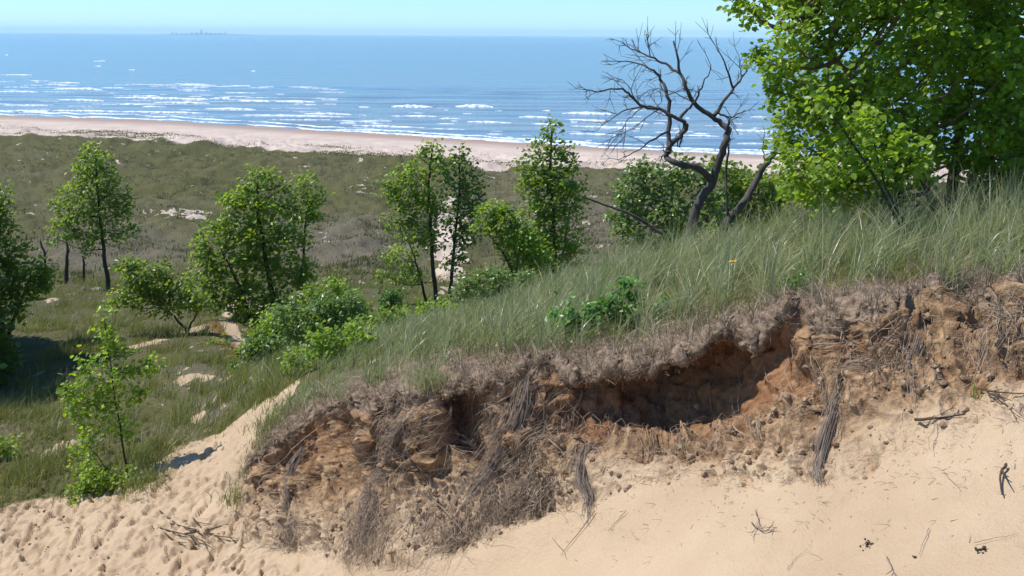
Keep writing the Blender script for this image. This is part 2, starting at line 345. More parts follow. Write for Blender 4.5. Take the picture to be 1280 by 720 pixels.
def gz(px, d):                                     # ground height at pixel column and depth (behind the bank)
    j = int(np.clip(np.searchsorted(col_px, px), 0, NC - 1)); k = np.where(tq >= 8)[0]
    return float(np.interp(d, G[k, j, 1], G[k, j, 2]))
def gpt(px, d):
    z = gz(px, d); q = P(px, py_of(px, d, H - z), d); q[2] = z; return q
def sample(w, n):
    w = np.clip(w, 0, None) * AREA; w[-1] = 0; w[:, -1] = 0; c = np.cumsum(w.ravel()); i = np.searchsorted(c, rng.random(n) * c[-1]); r, q = np.divmod(i, NC)
    r = np.clip(r, 0, NR - 2); q = np.clip(q, 0, NC - 2)
    return r, q, lerp(r + rng.random(n), q + rng.random(n))
def lerp(r, q, A=None):
    A = G if A is None else A
    r = np.clip(r, 0, NR - 1.001); q = np.clip(q, 0, NC - 1.001); i = r.astype(int); j = q.astype(int); a = (r - i)[..., None]; b = (q - j)[..., None]
    return (A[i, j] * (1 - a) + A[i + 1, j] * a) * (1 - b) + (A[i, j + 1] * (1 - a) + A[i + 1, j + 1] * a) * b

# ------------------------------------------------------------------ grass blades
def blades(base, h, width, lean, leanj=.25, segs=4, curve=1.3, wind=(1, .1)):
    n = len(base); t = np.linspace(0, 1, segs + 1)
    ang = rng.random(n) * 2 * np.pi; dirx = np.stack([np.cos(ang), np.sin(ang), 0 * ang], -1) * leanj * rng.random((n, 1)) * 1.6 + np.array([wind[0], wind[1], 0]) * (lean * (.4 + rng.random((n, 1))))
    off = dirx[:, None] * (t ** (1 + curve * .6))[None, :, None] * h[:, None, None]
    L = np.linalg.norm(dirx, axis=1)
    zz = (t[None] * (1 - .42 * np.clip(L, 0, 1.5)[:, None] * t[None])) * h[:, None]
    ctr = base[:, None] + off; ctr[..., 2] += zz
    sa = rng.random(n) * np.pi; side = np.stack([np.cos(sa), np.sin(sa) * .6, 0 * sa], -1)
    w = width * (.7 + .6 * rng.random(n))
    prof = np.clip(1.0 - t ** 1.6, .04, 1)
    o = side[:, None] * (w[:, None] * prof[None] * .5)[..., None]
    v = np.stack([ctr - o, ctr + o], 2).reshape(n, -1, 3)
    k = np.arange(segs) * 2; f = np.stack([k, k + 1, k + 3, k + 2], -1)
    fa = (f[None] + (np.arange(n) * (2 * segs + 2))[:, None, None]).reshape(-1, 4)
    return v.reshape(-1, 3), fa
def tints(n, per): return np.repeat(rng.random(n), per)
clumpN = fbm(G * np.array([1.6, 1.6, 0]), 3, 201)
def clump_pts(w, nc, per, rad):
    r, q, b = sample(w, nc); k = np.repeat(np.arange(nc), per); n = len(k)
    # neighbours on the surface: move in grid space by metric steps
    dr = 1 / (np.linalg.norm(np.gradient(G, axis=0)[r, q], axis=-1) + 1e-3); dq = 1 / (np.linalg.norm(np.gradient(G, axis=1)[r, q], axis=-1) + 1e-3)
    rr = r[k] + rng.normal(0, rad, n) * np.minimum(dr[k], 60); qq = q[k] + rng.normal(0, rad, n) * np.minimum(dq[k], 60)
    return lerp(rr, qq), k, lerp(r[k] + 0., q[k] + 0.)
gmask = sstep(7.5, 7.9, TT + edgeN * .55) * (1 - sstep(10.6, 11, TT)) * sstep(300, 320, PX + edgeN * 20) * (1 - trail) * (.25 + sstep(-.35, .25, clumpN))
gmask *= 1 - .8 * (sstep(1060, 1140, PX) * (1 - sstep(8.1, 8.6, TT)))
front = gmask * (1 - sstep(1400, 1500, PX))
b, k, c = clump_pts(front * (.15 + sstep(-.1, .3, fbm(G * 3.2, 2, 207))), 2100, 26, .045)
h = rng.uniform(.22, .62, len(b)) * np.interp(b[:, 0] / b[:, 1], [-.2, -.02, .1, .5], [.62, .8, 1.25, 1.25]) * (rng.uniform(.55, 1.25, 2100)[k])
v, f = blades(b - [0, 0, .02], h, .0085, rng.uniform(.05, .75, 2100)[k][:, None], .62, 4)
tt = np.clip(rng.random(len(b)) * .75 + rng.uniform(-.35, .45, 2100)[k], 0, 1)
mesh('marram_grass', v, f, M_grass, attrs=dict(tint=np.repeat(tt, 10)))
tag(bpy.data.objects['marram_grass'], 'grey green marram grass leaning right along the top of the eroded bank', 'grass', kind='stuff')
# green under-grass between the marram stalks
b, k, c = clump_pts(front * (1.3 - sstep(500, 1000, PX) * .7), 1800, 12, .09)
h = rng.uniform(.10, .32, len(b)); v, f = blades(b - [0, 0, .02], h, .009, .2, .5, 3)
mesh('short_grass', v, f, M_vgrass, attrs=dict(tint=np.repeat(np.clip(rng.random(len(b)) * .9, 0, .98), 8)))
tag(bpy.data.objects['short_grass'], 'short fresh green grass growing low between the tall blades on the bank', 'grass', kind='stuff')
# valley grass
band = (PX < 360) * (TT < 11) * np.exp(-((PYg - np.interp(PX, [-600, 0, 60, 120, 185, 220, 274, 307, 351], [678, 622, 610, 604, 573, 549, 531, 504, 479])) / 20.) ** 2)
vm = np.maximum(sstep(7.6, 8.2, TT), (PX < 300) * (TT > 1.6)) * (1 - sstep(12.2, 12.6, TT)) * (1 - sstep(.3, .5, sand + edgeN * .2)) * (1 - sstep(360, 420, PX) * (1 - sstep(10.5, 11, TT))) * (.03 + sstep(-.05, .35, clumpN)) * (1 - .7 * blob(225, 475, 80, 45, -30)) * (1 + 3.5 * band) * (1 - rightof) / np.clip(G[..., 1] / 14, 1, 9) ** 1.5
b, k, c = clump_pts(vm, 21000, 11, .15)
h = rng.uniform(.14, .50, len(b)) * rng.uniform(.5, 1.15, 21000)[k]; v, f = blades(b - [0, 0, .03], h, .012, .30, .45, 3)
o = mesh('valley_grass', v, f, M_vgrass, attrs=dict(tint=np.repeat(np.clip(rng.random(len(b)) * .8 + rng.uniform(-.15, .42, 21000)[k], 0, 1), 8)))
tag(o, 'green grass growing on the valley floor below the dune left of the bank', 'grass', kind='stuff')
# plain grass far out, in tufts
fm = sstep(12., 12.5, TT) * (1 - sstep(15.2, 15.6, TT)) * (1 - sstep(.3, .6, sand)) * (.1 + sstep(-.1, .3, farN)) / (G[..., 1] / 40) ** 2
b, k, c = clump_pts(fm, 16000, 9, .35)
h = rng.uniform(.12, .34, len(b)); v, f = blades(b - [0, 0, .05], h, .05, .25, .5, 2)
o = mesh('plain_grass', v, f, M_fgrass, attrs=dict(tint=np.repeat(np.clip(rng.random(len(b)) * .7 + rng.uniform(-.1, .3, 16000)[k], 0, 1), 6)))
tag(o, 'olive grass tufts covering the wide flat plain behind the beach', 'grass', kind='stuff')
bm_ = sstep(15.1, 15.3, TT) * (1 - sstep(15.85, 16., TT)) * sstep(.05, .35, fbm(G * np.array([.06, .2, 0]), 3, 222))
b, k, c = clump_pts(bm_, 3600, 7, .7)
h = rng.uniform(.1, .28, len(b)); v, f = blades(b - [0, 0, .05], h, .10, .25, .5, 2)
o = mesh('beach_grass', v, f, M_fgrass, attrs=dict(tint=np.repeat(rng.random(len(b)), 6)))
tag(o, 'sparse grass tufts in broken lines across the upper beach sand', 'grass', kind='stuff')

# ------------------------------------------------------------------ dead roots and straw on the bank
def strands(w, n, len_rows, off, rad, mat, name, segs=6, slope=-.25, jit=.02, clump=0):
    t = np.linspace(0, 1, segs)
    if clump:
        nc = n // clump; r, q, b = sample(w, nc); kk = np.repeat(np.arange(nc), clump); n = len(kk); r = r[kk] + rng.normal(0, 5, n); q = q[kk] + rng.normal(0, 2.2, n)
        floor_ = int(np.argmin(np.abs(tq - 2.12)))
        L = np.minimum(rng.uniform(*len_rows, nc)[kk], np.maximum(r - floor_, 12)) * rng.uniform(.6, 1.1, n); sl = rng.normal(slope, .30, nc)[kk] + rng.normal(0, .07, n); off = (off[0], off[1] * 1.3)
    else:
        r, q, b = sample(w, n); L = rng.uniform(*len_rows, n); sl = rng.normal(slope, .55, n)
    rr = r[:, None] - L[:, None] * t[None]; qq = q[:, None] + sl[:, None] * L[:, None] * t[None] * .9
    rr = np.clip(rr, 60, NR - 2); p = lerp(rr, qq); nn = lerp(rr, qq, N)
    o_ = rng.uniform(*off, n)[:, None] * (1 + .6 * np.sin(np.pi * t))[None]
    p = p + nn * o_[..., None] + np.cumsum(rng.normal(0, jit, p.shape), 1) * .5
    rd = rng.uniform(*rad, n)
    polys = [(p[i], rd[i] * np.linspace(1, .35, segs)) for i in range(n)]
    v, f = tubes(polys, 3)
    o = mesh(name, v, f, mat, attrs=dict(tint=tints(n, segs * 3)))
    return o
fw = face * (TT > 2.3) * (TT < 7) * (.12 + sstep(-.15, .35, fbm(Q * np.array([2.2, 2, .7]), 3, 300))) * (1 + .8 * (PX < 700)) * (1 - .35 * rec * np.clip(cave, 0, 1))
fcl = fw * (1 - .97 * sstep(650, 720, PX)) * (TT < 5.3) * sstep(-.05, .3, fbm(Q * np.array([1.5, 1.2, .5]), 2, 333))
o = strands(fcl, 1500, (25, 95), (.004, .045), (.0010, .0042), M_dead, 'root_curtain', 9, -.38, .026, 6)
tag(o, 'matted curtains of dead roots streaming down the left part of the bank face', 'roots', kind='stuff')
o = strands(fw * (TT < 5.8) * (1 - .65 * (PX > 690) * (TT < 3.6)), 1700, (10, 60), (.005, .05), (.0015, .004), M_dead, 'hanging_roots', 7, -.3, .016)
tag(o, 'tangled dead roots and straw hanging down the eroded bank face', 'roots', kind='stuff')
o = strands(crust * (PX > 330) * (.3 + sstep(-.2, .3, clumpN)), 5000, (-9, 14), (.001, .02), (.0012, .0034), M_dead, 'dead_straw', 5, 0, .028)
tag(o, 'dry grey straw matted along the crumbling lip of the bank', 'dead grass', kind='stuff')
# dead blades in thatch lying outward
tw = crust * (PX > 330) * (TT < 8.3)
b, k, c = clump_pts(tw, 420, 12, .05)
h = rng.uniform(.10, .30, len(b)); v, f = blades(b - [0, 0, .01], h, .006, .3, 1.0, 3, wind=(-.4, -.5))
o = mesh('dry_thatch', v, f, M_dead, attrs=dict(tint=np.repeat(rng.random(len(b)), 8)))
tag(o, 'pale dead grass blades spilling over the lip of the bank', 'dead grass', kind='stuff')
# clods
def blobs(pts, rad, name, mat, squash=.75):
    ico = []; phi = (1 + 5 ** .5) / 2
    base = np.array([(-1, phi, 0), (1, phi, 0), (-1, -phi, 0), (1, -phi, 0), (0, -1, phi), (0, 1, phi), (0, -1, -phi), (0, 1, -phi), (phi, 0, -1), (phi, 0, 1), (-phi, 0, -1), (-phi, 0, 1)]) / 1.9
    tri = np.array([(0,11,5),(0,5,1),(0,1,7),(0,7,10),(0,10,11),(1,5,9),(5,11,4),(11,10,2),(10,7,6),(7,1,8),(3,9,4),(3,4,2),(3,2,6),(3,6,8),(3,8,9),(4,9,5),(2,4,11),(6,2,10),(8,6,7),(9,8,1)])
    n = len(pts); v = base[None] * (1 + rng.uniform(-.32, .32, (n, 12, 1))) * rad[:, None, None] * rng.uniform(.65, 1.25, (n, 1, 3)); v[..., 2] *= squash
    v = v + pts[:, None]; f = (tri[None] + (np.arange(n) * 12)[:, None, None]).reshape(-1, 3)
    return mesh(name, v.reshape(-1, 3), f, mat, smooth=False)
t = NT('clod_soil'); cn = t.noise(9, 4); cc = t.mix(t.ramp(cn, .35, .65), (.17, .112, .070), (.38, .275, .18)); M_clod = t.finish(t.bsdf(cc, .95, t.bump(t.noise(60, 3), .5, .01), .1).outputs[0])
r, q, b = sample(face * (TT > 1.95) * (TT < 6.8) * (1 - .75 * rec) * (.2 + sstep(-.1, .4, fbm(G * 2.1, 3, 310))), 4500)
rad = .005 + .030 * rng.random(len(b)) ** 6
o = blobs(b + N[r, q] * rad[:, None] * .3, rad, 'soil_clods', M_clod); tag(o, 'crumbled clods of brown sandy soil lying on the bank face', 'soil clods', kind='stuff')

# ------------------------------------------------------------------ trees
LEAF = np.array([(0, 0, 0), (.36, .28, .05), (.33, .66, .05), (0, 1, -.08), (-.33, .66, .05), (-.36, .28, .05)])
LF = np.array([(0, 1, 2, 3), (0, 3, 4, 5)])
def leaves(pts, size, droop=.35, axis=None):
    n = len(pts); nrm = rng.normal(0, .62, (n, 3)); nrm[:, 2] = np.abs(nrm[:, 2]) + .45; nrm += np.array([-.38, -.22, 0]); nrm /= np.linalg.norm(nrm, axis=1, keepdims=True)
    ax = rng.normal(0, 1, (n, 3)); 
    if axis is not None: ax = ax * .6 + axis
    ax[:, 2] -= droop; ax -= nrm * (ax * nrm).sum(1, keepdims=True); ax /= np.linalg.norm(ax, axis=1, keepdims=True) + 1e-9
    sx = np.cross(ax, nrm); s = size * rng.uniform(.65, 1.25, n)
    v = pts[:, None] + s[:, None, None] * (LEAF[None, :, :1] * sx[:, None] + LEAF[None, :, 1:2] * ax[:, None] + LEAF[None, :, 2:] * nrm[:, None])
    return v.reshape(-1, 3), (LF[None] + (np.arange(n) * 6)[:, None, None]).reshape(-1, 4)
def leafy(name, label, cat, d, trunk, clumps, leaf=.1, cov=2.2, tr=.06, mat=None, bark=None, group=None, extra=None, ysq=.9, nodeep=False, base=None, fat=1.):
    """trunk: list of stems, each [(px,py,dd)...] from the foot up; clumps: (px,py,dd,r_px[,ry_px])"""
    mat = mat or M_tree; bark = bark or M_bark
    stems = []
    for st in trunk:
        pts = [P(a, b_, d + c_) for a, b_, c_ in st]; foot = gpt(st[0][0], d + st[0][2])
        if foot[2] < pts[0][2] - .02: pts = [foot - [0, 0, .15]] + pts
        else: pts[0][2] = min(pts[0][2], foot[2] - .1)
        stems.append(smooth_path(pts, 4, .004 * d / 10))
    root = stems[0][0].copy(); root[2] += .1
    e = empty(name, root, label, cat, group)
    polys = []
    for s_i, s in enumerate(stems):
        r0 = tr * (1 if s_i == 0 else .7); polys.append((s, np.linspace(r0, r0 * .28, len(s))))
    nodes = np.concatenate([s[int(len(s) * .25):] for s in stems])
    LP, LA = [], []
    twigs = []
    for cl in clumps:
        x, y, dz, r = cl[:4]; ry = (cl[4] if len(cl) > 4 else r * .85) * (1 + (fat - 1) * .6); r = r * fat
        c = P(x, y, d + dz); rw = r * d / F; rh = ry * d / F; rdp = rw * ysq
        sc = np.linalg.norm((nodes - c) * [1, 1, .7], axis=1) + 2.0 * np.clip(nodes[:, 2] - c[2] + .2 * rh, 0, None)
        a = nodes[np.argmin(sc)]
        mid = (a + c) / 2 + [0, 0, -.12 * np.linalg.norm(c - a)]
        br = smooth_path([a, mid, c], 4, .01); 
        rb = max(.005, min(tr * .22, .012 + .02 * np.linalg.norm(c - a))); polys.append((br, np.linspace(rb, rb * .45, len(br))))
        nt = max(8, int(2.7 * rw * rh / (leaf * leaf) * cov)); nl = max(5, int(8))
        dirs = rng.normal(0, 1, (nt, 3)); dirs /= np.linalg.norm(dirs, axis=1, keepdims=True)
        rr = rng.uniform(.45, 1.12, (nt, 1)) ** .7
        tips = c + dirs * rr * [rw, rdp, rh]
        st_ = c + dirs * rr * [rw, rdp, rh] * rng.uniform(.25, .6, (nt, 1)) 
        for i in range(nt):
            if i % 3 == 0:
                m_ = (st_[i] + tips[i]) / 2 + rng.normal(0, .03, 3); twigs.append(([c if i % 4 == 0 else st_[i], m_, tips[i]], [rb * .35 + .002, .004 * leaf / .1, .002 * leaf / .1]))
        leafk = leaf; k = np.repeat(np.arange(nt), nl); u = rng.uniform(.35, 1.08, len(k))[:, None]
        LP.append(st_[k] * (1 - u) + tips[k] * u + rng.normal(0, leaf * .75, (len(k), 3))); LA.append(dirs[k] * .8)
    LP = np.concatenate(LP); LA = np.concatenate(LA)
    v, f = tubes(polys, 7); v2, f2 = tubes(twigs, 3)
    v = np.concatenate([v, v2]); f = np.concatenate([f, f2 + len(v) - len(v2)])
    mesh('trunk', v - root, f, bark, e)
    v, f = leaves(LP, leaf, axis=LA); tn = np.clip(.5 + rng.uniform(-.12, .12) + .42 * vnoise(LP * 2.2, 7) + rng.normal(0, .26, len(LP)), 0, 1)
    mesh('crown', v - root, f, mat, e, smooth=False, attrs=dict(tint=np.repeat(tn, 6)))
    return e
def fill(outline, n, r, dz=(-1, 1), seed=0):
    """clumps scattered inside a drawn outline"""
    g_ = random.Random(seed); xs = [p[0] for p in outline]; ys = [p[1] for p in outline]; out = []
    def ins(x, y):
        c_ = False; j = len(outline) - 1
        for i in range(len(outline)):
            if (outline[i][1] > y) != (outline[j][1] > y) and x < (outline[j][0] - outline[i][0]) * (y - outline[i][1]) / (outline[j][1] - outline[i][1]) + outline[i][0]: c_ = not c_
            j = i
        return c_
    t_ = 0
    while len(out) < n and t_ < 20000:
        t_ += 1; x = g_.uniform(min(xs), max(xs)); y = g_.uniform(min(ys), max(ys))
        if ins(x, y) and all((x - o[0]) ** 2 + (y - o[1]) ** 2 > (r * .55) ** 2 for o in out): out.append((x, y, g_.uniform(*dz), r * g_.uniform(.7, 1.25)))
    return out

# big tree at the right
o1 = [(935, -40), (925, 5), (950, 35), (955, 60), (965, 95), (985, 120), (985, 150), (1000, 190), (1012, 240), (1090, 252), (1150, 235), (1175, 205), (1215, 205), (1240, 235), (1420, 230), (1520, 60), (1480, -160), (1250, -260), (1030, -180)]
leafy('leafy_tree', 'large bright green tree with dense broad leaves filling the upper right corner', 'tree', 12.6,
      [[(1188, 262, 0), (1192, 220, 0), (1200, 170, .1), (1215, 100, .2), (1230, 0, .3), (1240, -120, .3)], [(1204, 262, .2), (1222, 210, .4), (1260, 140, .6), (1320, 60, .8)], [(1165, 262, -.3), (1150, 215, -.3), (1110, 150, -.4), (1060, 90, -.4), (1010, 40, -.2)]],
      fill(o1, 210, 36, (-1.5, 1.6), 3) + [(1060, 232, -.8, 26), (1100, 245, -.6, 24), (1020, 238, -.3, 20), (1260, 225, -.8, 28), (1150, 215, -1., 24)] + [(920, 0, 0, 16), (940, 15, 0, 18), (952, 70, 0, 14), (942, 72, 0, 9), (962, 110, 0, 14), (978, 96, 0, 14), (985, 178, 0, 14), (975, 185, 0, 8), (1010, 228, -.2, 18)],
      .073, .85, .085, M_big, M_barkb)
# slanting young stems in front of it
leafy('young_tree', 'thin dark slanting stems with sparse leaves rising from the grass under the large tree', 'sapling', 10.2,
      [[(1135, 300, 0), (1118, 268, 0), (1095, 225, 0), (1060, 170, -.1), (1030, 130, -.1)], [(1140, 300, .1), (1112, 245, .1), (1098, 200, .2), (1090, 160, .2)], [(1180, 310, .1), (1168, 270, .1), (1150, 225, .1), (1120, 180, .1)]],
      [(1035, 128, 0, 24), (1060, 168, 0, 20), (1090, 158, .1, 22), (1120, 178, 0, 20), (1075, 205, 0, 16), (1040, 215, 0, 18), (1150, 205, 0, 18)], .075, 1.0, .022, M_big, M_bark)
# shrubs behind the dead tree
leafy('shrub', 'rounded pale green shrub directly behind the bare dead tree', 'shrub', 20.5,
      [[(835, 300, 0), (832, 270, 0), (825, 240, 0)], [(860, 300, .3), (872, 262, .3), (880, 235, .3)]],
      [(785, 240, 0, 26), (778, 275, 0, 20), (800, 215, 0, 18), (825, 225, 0, 28), (850, 205, .3, 14), (835, 265, -.2, 34), (870, 225, .2, 26), (800, 285, -.2, 26), (880, 262, .2, 30), (850, 290, 0, 26), (815, 255, .3, 26)], .085, 1.0, .05, M_pale)
leafy('shrub', 'green shrub between the dead tree and its leaning bare trunk', 'shrub', 21.5,
      [[(935, 290, 0), (938, 262, 0), (936, 235, 0)], [(950, 290, 0), (962, 255, 0)]],
      [(905, 215, 0, 18), (930, 225, 0, 24), (950, 238, 0, 24), (968, 245, 0, 18), (915, 250, 0, 26), (945, 268, 0, 30), (975, 268, 0, 18), (900, 275, .3, 24), (893, 200, 0, 8)], .085, 1.05, .045, M_tree)
# pair of slim trees in the middle
leafy('slim_tree', 'left tree of the slim pair on the slope with two dark stems', 'tree', 33,
      [[(545, 374, 0), (541, 330, 0), (538, 280, 0), (536, 230, 0), (540, 185, 0)], [(532, 374, .5), (522, 335, .5), (512, 305, .5)]],
      [(541, 184, 0, 10, 13), (525, 196, 0, 9), (545, 208, 0, 14), (520, 218, 0, 17), (498, 226, 0, 15), (482, 236, 0, 11), (505, 250, 0, 20), (530, 245, 0, 19), (545, 270, 0, 15), (498, 278, 0, 18), (520, 290, 0, 20), (540, 305, 0, 14), (500, 320, .5, 18, 12), (515, 342, .5, 16, 12), (484, 345, .5, 12)], .125, .75, .085, M_tree, fat=1.35)
leafy('slim_tree', 'right tree of the slim pair on the slope with a narrow crown', 'tree', 33.5,
      [[(562, 374, 0), (566, 330, 0), (570, 285, 0), (574, 240, 0), (574, 195, 0)]],
      [(574, 190, 0, 8, 10), (578, 208, 0, 14), (562, 222, 0, 10), (592, 232, 0, 15), (575, 240, 0, 18), (598, 252, 0, 12), (580, 265, 0, 18), (566, 285, 0, 14), (582, 295, 0, 14), (572, 315, 0, 10), (568, 330, 0, 12)], .125, .75, .075, M_dk, fat=1.35)
# tree right of centre
leafy('slender_tree', 'tall narrow bright tree with pointed top standing in front of the beach', 'tree', 29,
      [[(693, 345, 0), (692, 300, 0), (690, 250, 0), (688, 200, 0), (690, 160, 0)], [(700, 345, .4), (706, 300, .4), (714, 260, .4)]],
      [(691, 163, 0, 9, 13), (680, 180, 0, 12), (699, 184, 0, 12), (665, 196, 0, 12), (690, 205, 0, 20), (712, 205, 0, 12), (655, 208, 0, 10), (675, 225, 0, 20), (705, 228, 0, 20), (722, 238, 0, 13), (660, 232, 0, 14), (690, 252, 0, 24), (668, 262, 0, 17), (712, 262, 0, 17), (685, 285, 0, 24), (706, 295, 0, 20), (672, 305, 0, 18), (690, 320, 0, 24), (718, 318, 0, 14)], .11, .85, .08, M_tree, fat=1.2)
leafy('leaning_tree', 'small bushy tree with a leaning dark trunk between the slim pair and the pointed tree', 'tree', 27,
      [[(640, 350, 0), (636, 330, 0), (625, 310, 0), (612, 295, 0)], [(645, 350, .3), (648, 320, .3), (650, 300, .3)]],
      [(612, 265, 0, 15), (630, 275, 0, 20), (607, 285, 0, 14), (652, 290, 0, 18), (640, 302, 0, 22), (665, 312, 0, 20), (625, 262, 0, 10), (655, 328, 0, 20), (678, 330, .3, 18)], .10, 1.1, .06, M_big, fat=1.15)
leafy('shrub', 'low shrub with glinting leaves at the foot of the leaning tree', 'shrub', 22,
      [[(605, 382, 0), (606, 370, 0), (608, 360, 0)]],
      [(585, 362, 0, 18), (608, 350, 0, 19), (630, 352, 0, 18), (655, 350, 0, 16), (600, 372, 0, 22, 12), (635, 370, 0, 22, 12), (580, 378, 0, 16, 10), (560, 382, 0, 12)], .075, 1.0, .025, M_pale, fat=1.15)
leafy('shrub', 'small round green shrub left of the slim pair of trees', 'shrub', 28,
      [[(489, 388, 0), (489, 375, 0)]], [(482, 372, 0, 12, 10), (496, 370, 0, 12), (489, 380, 0, 16, 8)], .08, 1.1, .025, M_herb)
# left centre bushy tree
leafy('bushy_tree', 'broad bushy tree left of centre with a tall rounded double crown', 'tree', 29,
      [[(345, 425, 0), (340, 370, 0), (330, 310, 0), (322, 260, 0), (322, 230, 0)], [(372, 425, .3), (374, 370, .3), (380, 310, .3), (384, 260, .3)], [(320, 425, -.3), (300, 360, -.3), (280, 320, -.3)]],
      [(322, 222, 0, 17), (348, 232, 0, 14), (384, 232, 0, 16), (396, 242, 0, 10), (288, 250, 0, 16), (310, 250, 0, 24), (340, 258, 0, 22), (375, 262, 0, 22), (395, 272, 0, 10), (270, 285, 0, 18), (296, 288, 0, 28), (330, 292, 0, 30), (365, 298, 0, 26), (250, 305, 0, 14), (258, 330, 0, 22), (290, 330, 0, 30), (325, 335, 0, 30), (360, 338, 0, 26), (248, 358, 0, 20), (280, 368, 0, 28), (315, 375, 0, 32), (350, 378, 0, 26), (378, 350, 0, 18), (310, 402, 0, 26)], .115, .95, .09, M_tree, fat=1.12)
leafy('broadleaf_bush', 'dense dark leafy bush beside the top of the sand trail', 'bush', 18.5,
      [[(335, 500, 0), (333, 480, 0), (330, 455, 0)], [(350, 500, .2), (356, 470, .2)]],
      [(310, 450, 0, 20), (330, 435, 0, 20), (335, 462, 0, 28), (355, 450, 0, 20), (312, 475, 0, 20), (340, 488, 0, 22), (292, 495, 0, 14, 8), (362, 475, 0, 16)], .085, 1.2, .035, M_dk, fat=1.3)
leafy('broadleaf_bush', 'spreading bush with pale glinting leaves behind the grassy left end of the bank', 'bush', 20,
      [[(415, 462, 0), (412, 440, 0), (400, 410, 0)], [(430, 462, .2), (436, 425, .2), (440, 395, .2)]],
      [(360, 390, 0, 18), (385, 400, 0, 22), (405, 385, 0, 18), (432, 375, 0, 16), (445, 385, 0, 12), (420, 400, 0, 22), (398, 422, 0, 24), (430, 425, 0, 22), (455, 410, 0, 14), (375, 430, 0, 20), (385, 450, 0, 22, 12), (410, 448, 0, 22, 14), (440, 448, 0, 20, 14), (474, 440, 0, 18, 12), (490, 415, 0, 16, 12), (470, 425, 0, 14)], .08, .9, .035, M_pale, fat=1.35)
leafy('broadleaf_bush', 'sunlit leafy bush joining the dark bush to the trees behind it', 'bush', 22.5,
      [[(400, 452, 0), (396, 430, 0), (385, 405, 0)], [(350, 455, .2), (345, 430, .2)]],
      [(330, 415, 0, 22), (355, 405, 0, 26), (385, 410, 0, 24), (345, 432, 0, 24), (372, 432, 0, 24), (405, 425, 0, 22), (318, 435, 0, 16), (410, 402, 0, 16)], .085, 1.1, .03, M_big)
leafy('broadleaf_bush', 'loose light green bush at the right end of the bushes behind the bank', 'bush', 18.5,
      [[(470, 440, 0), (468, 420, 0), (460, 400, 0)], [(500, 430, .2), (505, 405, .2)]],
      [(450, 415, 0, 24), (475, 400, 0, 22), (500, 400, 0, 20), (480, 422, 0, 26), (455, 435, 0, 22), (508, 415, 0, 20), (525, 402, 0, 14), (432, 440, 0, 18)], .075, .8, .022, M_tree)
leafy('broadleaf_bush', 'taller bush filling the gap behind the pale glinting bush', 'bush', 24,
      [[(410, 420, 0), (408, 390, 0), (402, 365, 0)], [(440, 420, .2), (445, 385, .2)]],
      [(345, 398, 0, 18), (390, 375, 0, 24), (415, 360, 0, 20), (435, 375, 0, 20), (405, 392, 0, 26), (440, 395, 0, 24), (372, 395, 0, 22), (455, 388, 0, 14)], .09, .9, .03, M_big)
leafy('broadleaf_bush', 'low bush hugging the slope just above the humps at the left end of the bank', 'bush', 13.2,
      [[(405, 470, 0), (402, 455, 0)], [(425, 465, .1), (428, 448, .1)], [(385, 475, 0), (380, 460, 0)]],
      [(372, 446, 0, 17, 12), (394, 430, 0, 20), (418, 426, 0, 20), (442, 422, 0, 17), (402, 446, 0, 20, 13), (430, 440, 0, 18, 12), (460, 420, 0, 12)], .065, 1.0, .012, M_big)
leafy('broadleaf_bush', 'bush beside the reddish eroded gully in the valley', 'bush', 24.5,
      [[(275, 470, 0), (274, 450, 0)], [(262, 468, .1), (258, 450, .1)]],
      [(255, 440, 0, 14), (272, 432, 0, 16), (286, 446, 0, 14), (262, 454, 0, 15, 10)], .085, .8, .02, M_tree)
leafy('broadleaf_bush', 'bright sprawling bush at the foot of the slim pair of trees', 'bush', 21,
      [[(530, 405, 0), (530, 392, 0)], [(555, 400, .1), (556, 388, .1)]],
      [(508, 395, 0, 18, 12), (530, 385, 0, 18, 13), (552, 386, 0, 18, 12), (540, 396, 0, 20, 10), (572, 390, 0, 14, 9)], .075, .8, .018, M_big)
leafy('forked_tree', 'small tree with a low forked trunk and wide flat crown in the valley', 'tree', 26,
      [[(236, 436, 0), (234, 415, 0), (222, 400, 0), (205, 380, 0)], [(237, 436, .05), (236, 414, .05), (244, 396, .05), (252, 380, .05)]],
      [(158, 332, 0, 14), (175, 345, 0, 20), (162, 362, 0, 16), (195, 360, 0, 18), (215, 352, 0, 16), (185, 378, 0, 18), (210, 378, 0, 18), (235, 372, 0, 18), (200, 338, 0, 10), (150, 378, 0, 12, 9), (252, 378, 0, 14)], .10, .9, .05, M_tree, fat=1.3)
leafy('valley_tree', 'upright tree with a straight dark bare trunk at the far left', 'tree', 37,
      [[(136, 364, 0), (132, 330, 0), (127, 290, 0), (123, 250, 0), (120, 200, 0)]],
      [(114, 190, 0, 11, 10), (122, 200, 0, 15), (106, 215, 0, 15), (132, 218, 0, 15), (118, 235, 0, 22), (142, 240, 0, 15), (92, 240, 0, 14), (75, 258, 0, 13), (100, 262, 0, 22), (130, 265, 0, 20), (152, 262, 0, 13), (85, 282, 0, 16), (110, 290, 0, 20), (140, 288, 0, 16), (160, 248, 0, 8), (168, 285, 0, 8), (75, 300, 0, 10), (105, 308, 0, 10)], .13, .62, .085, M_tree, fat=1.3)
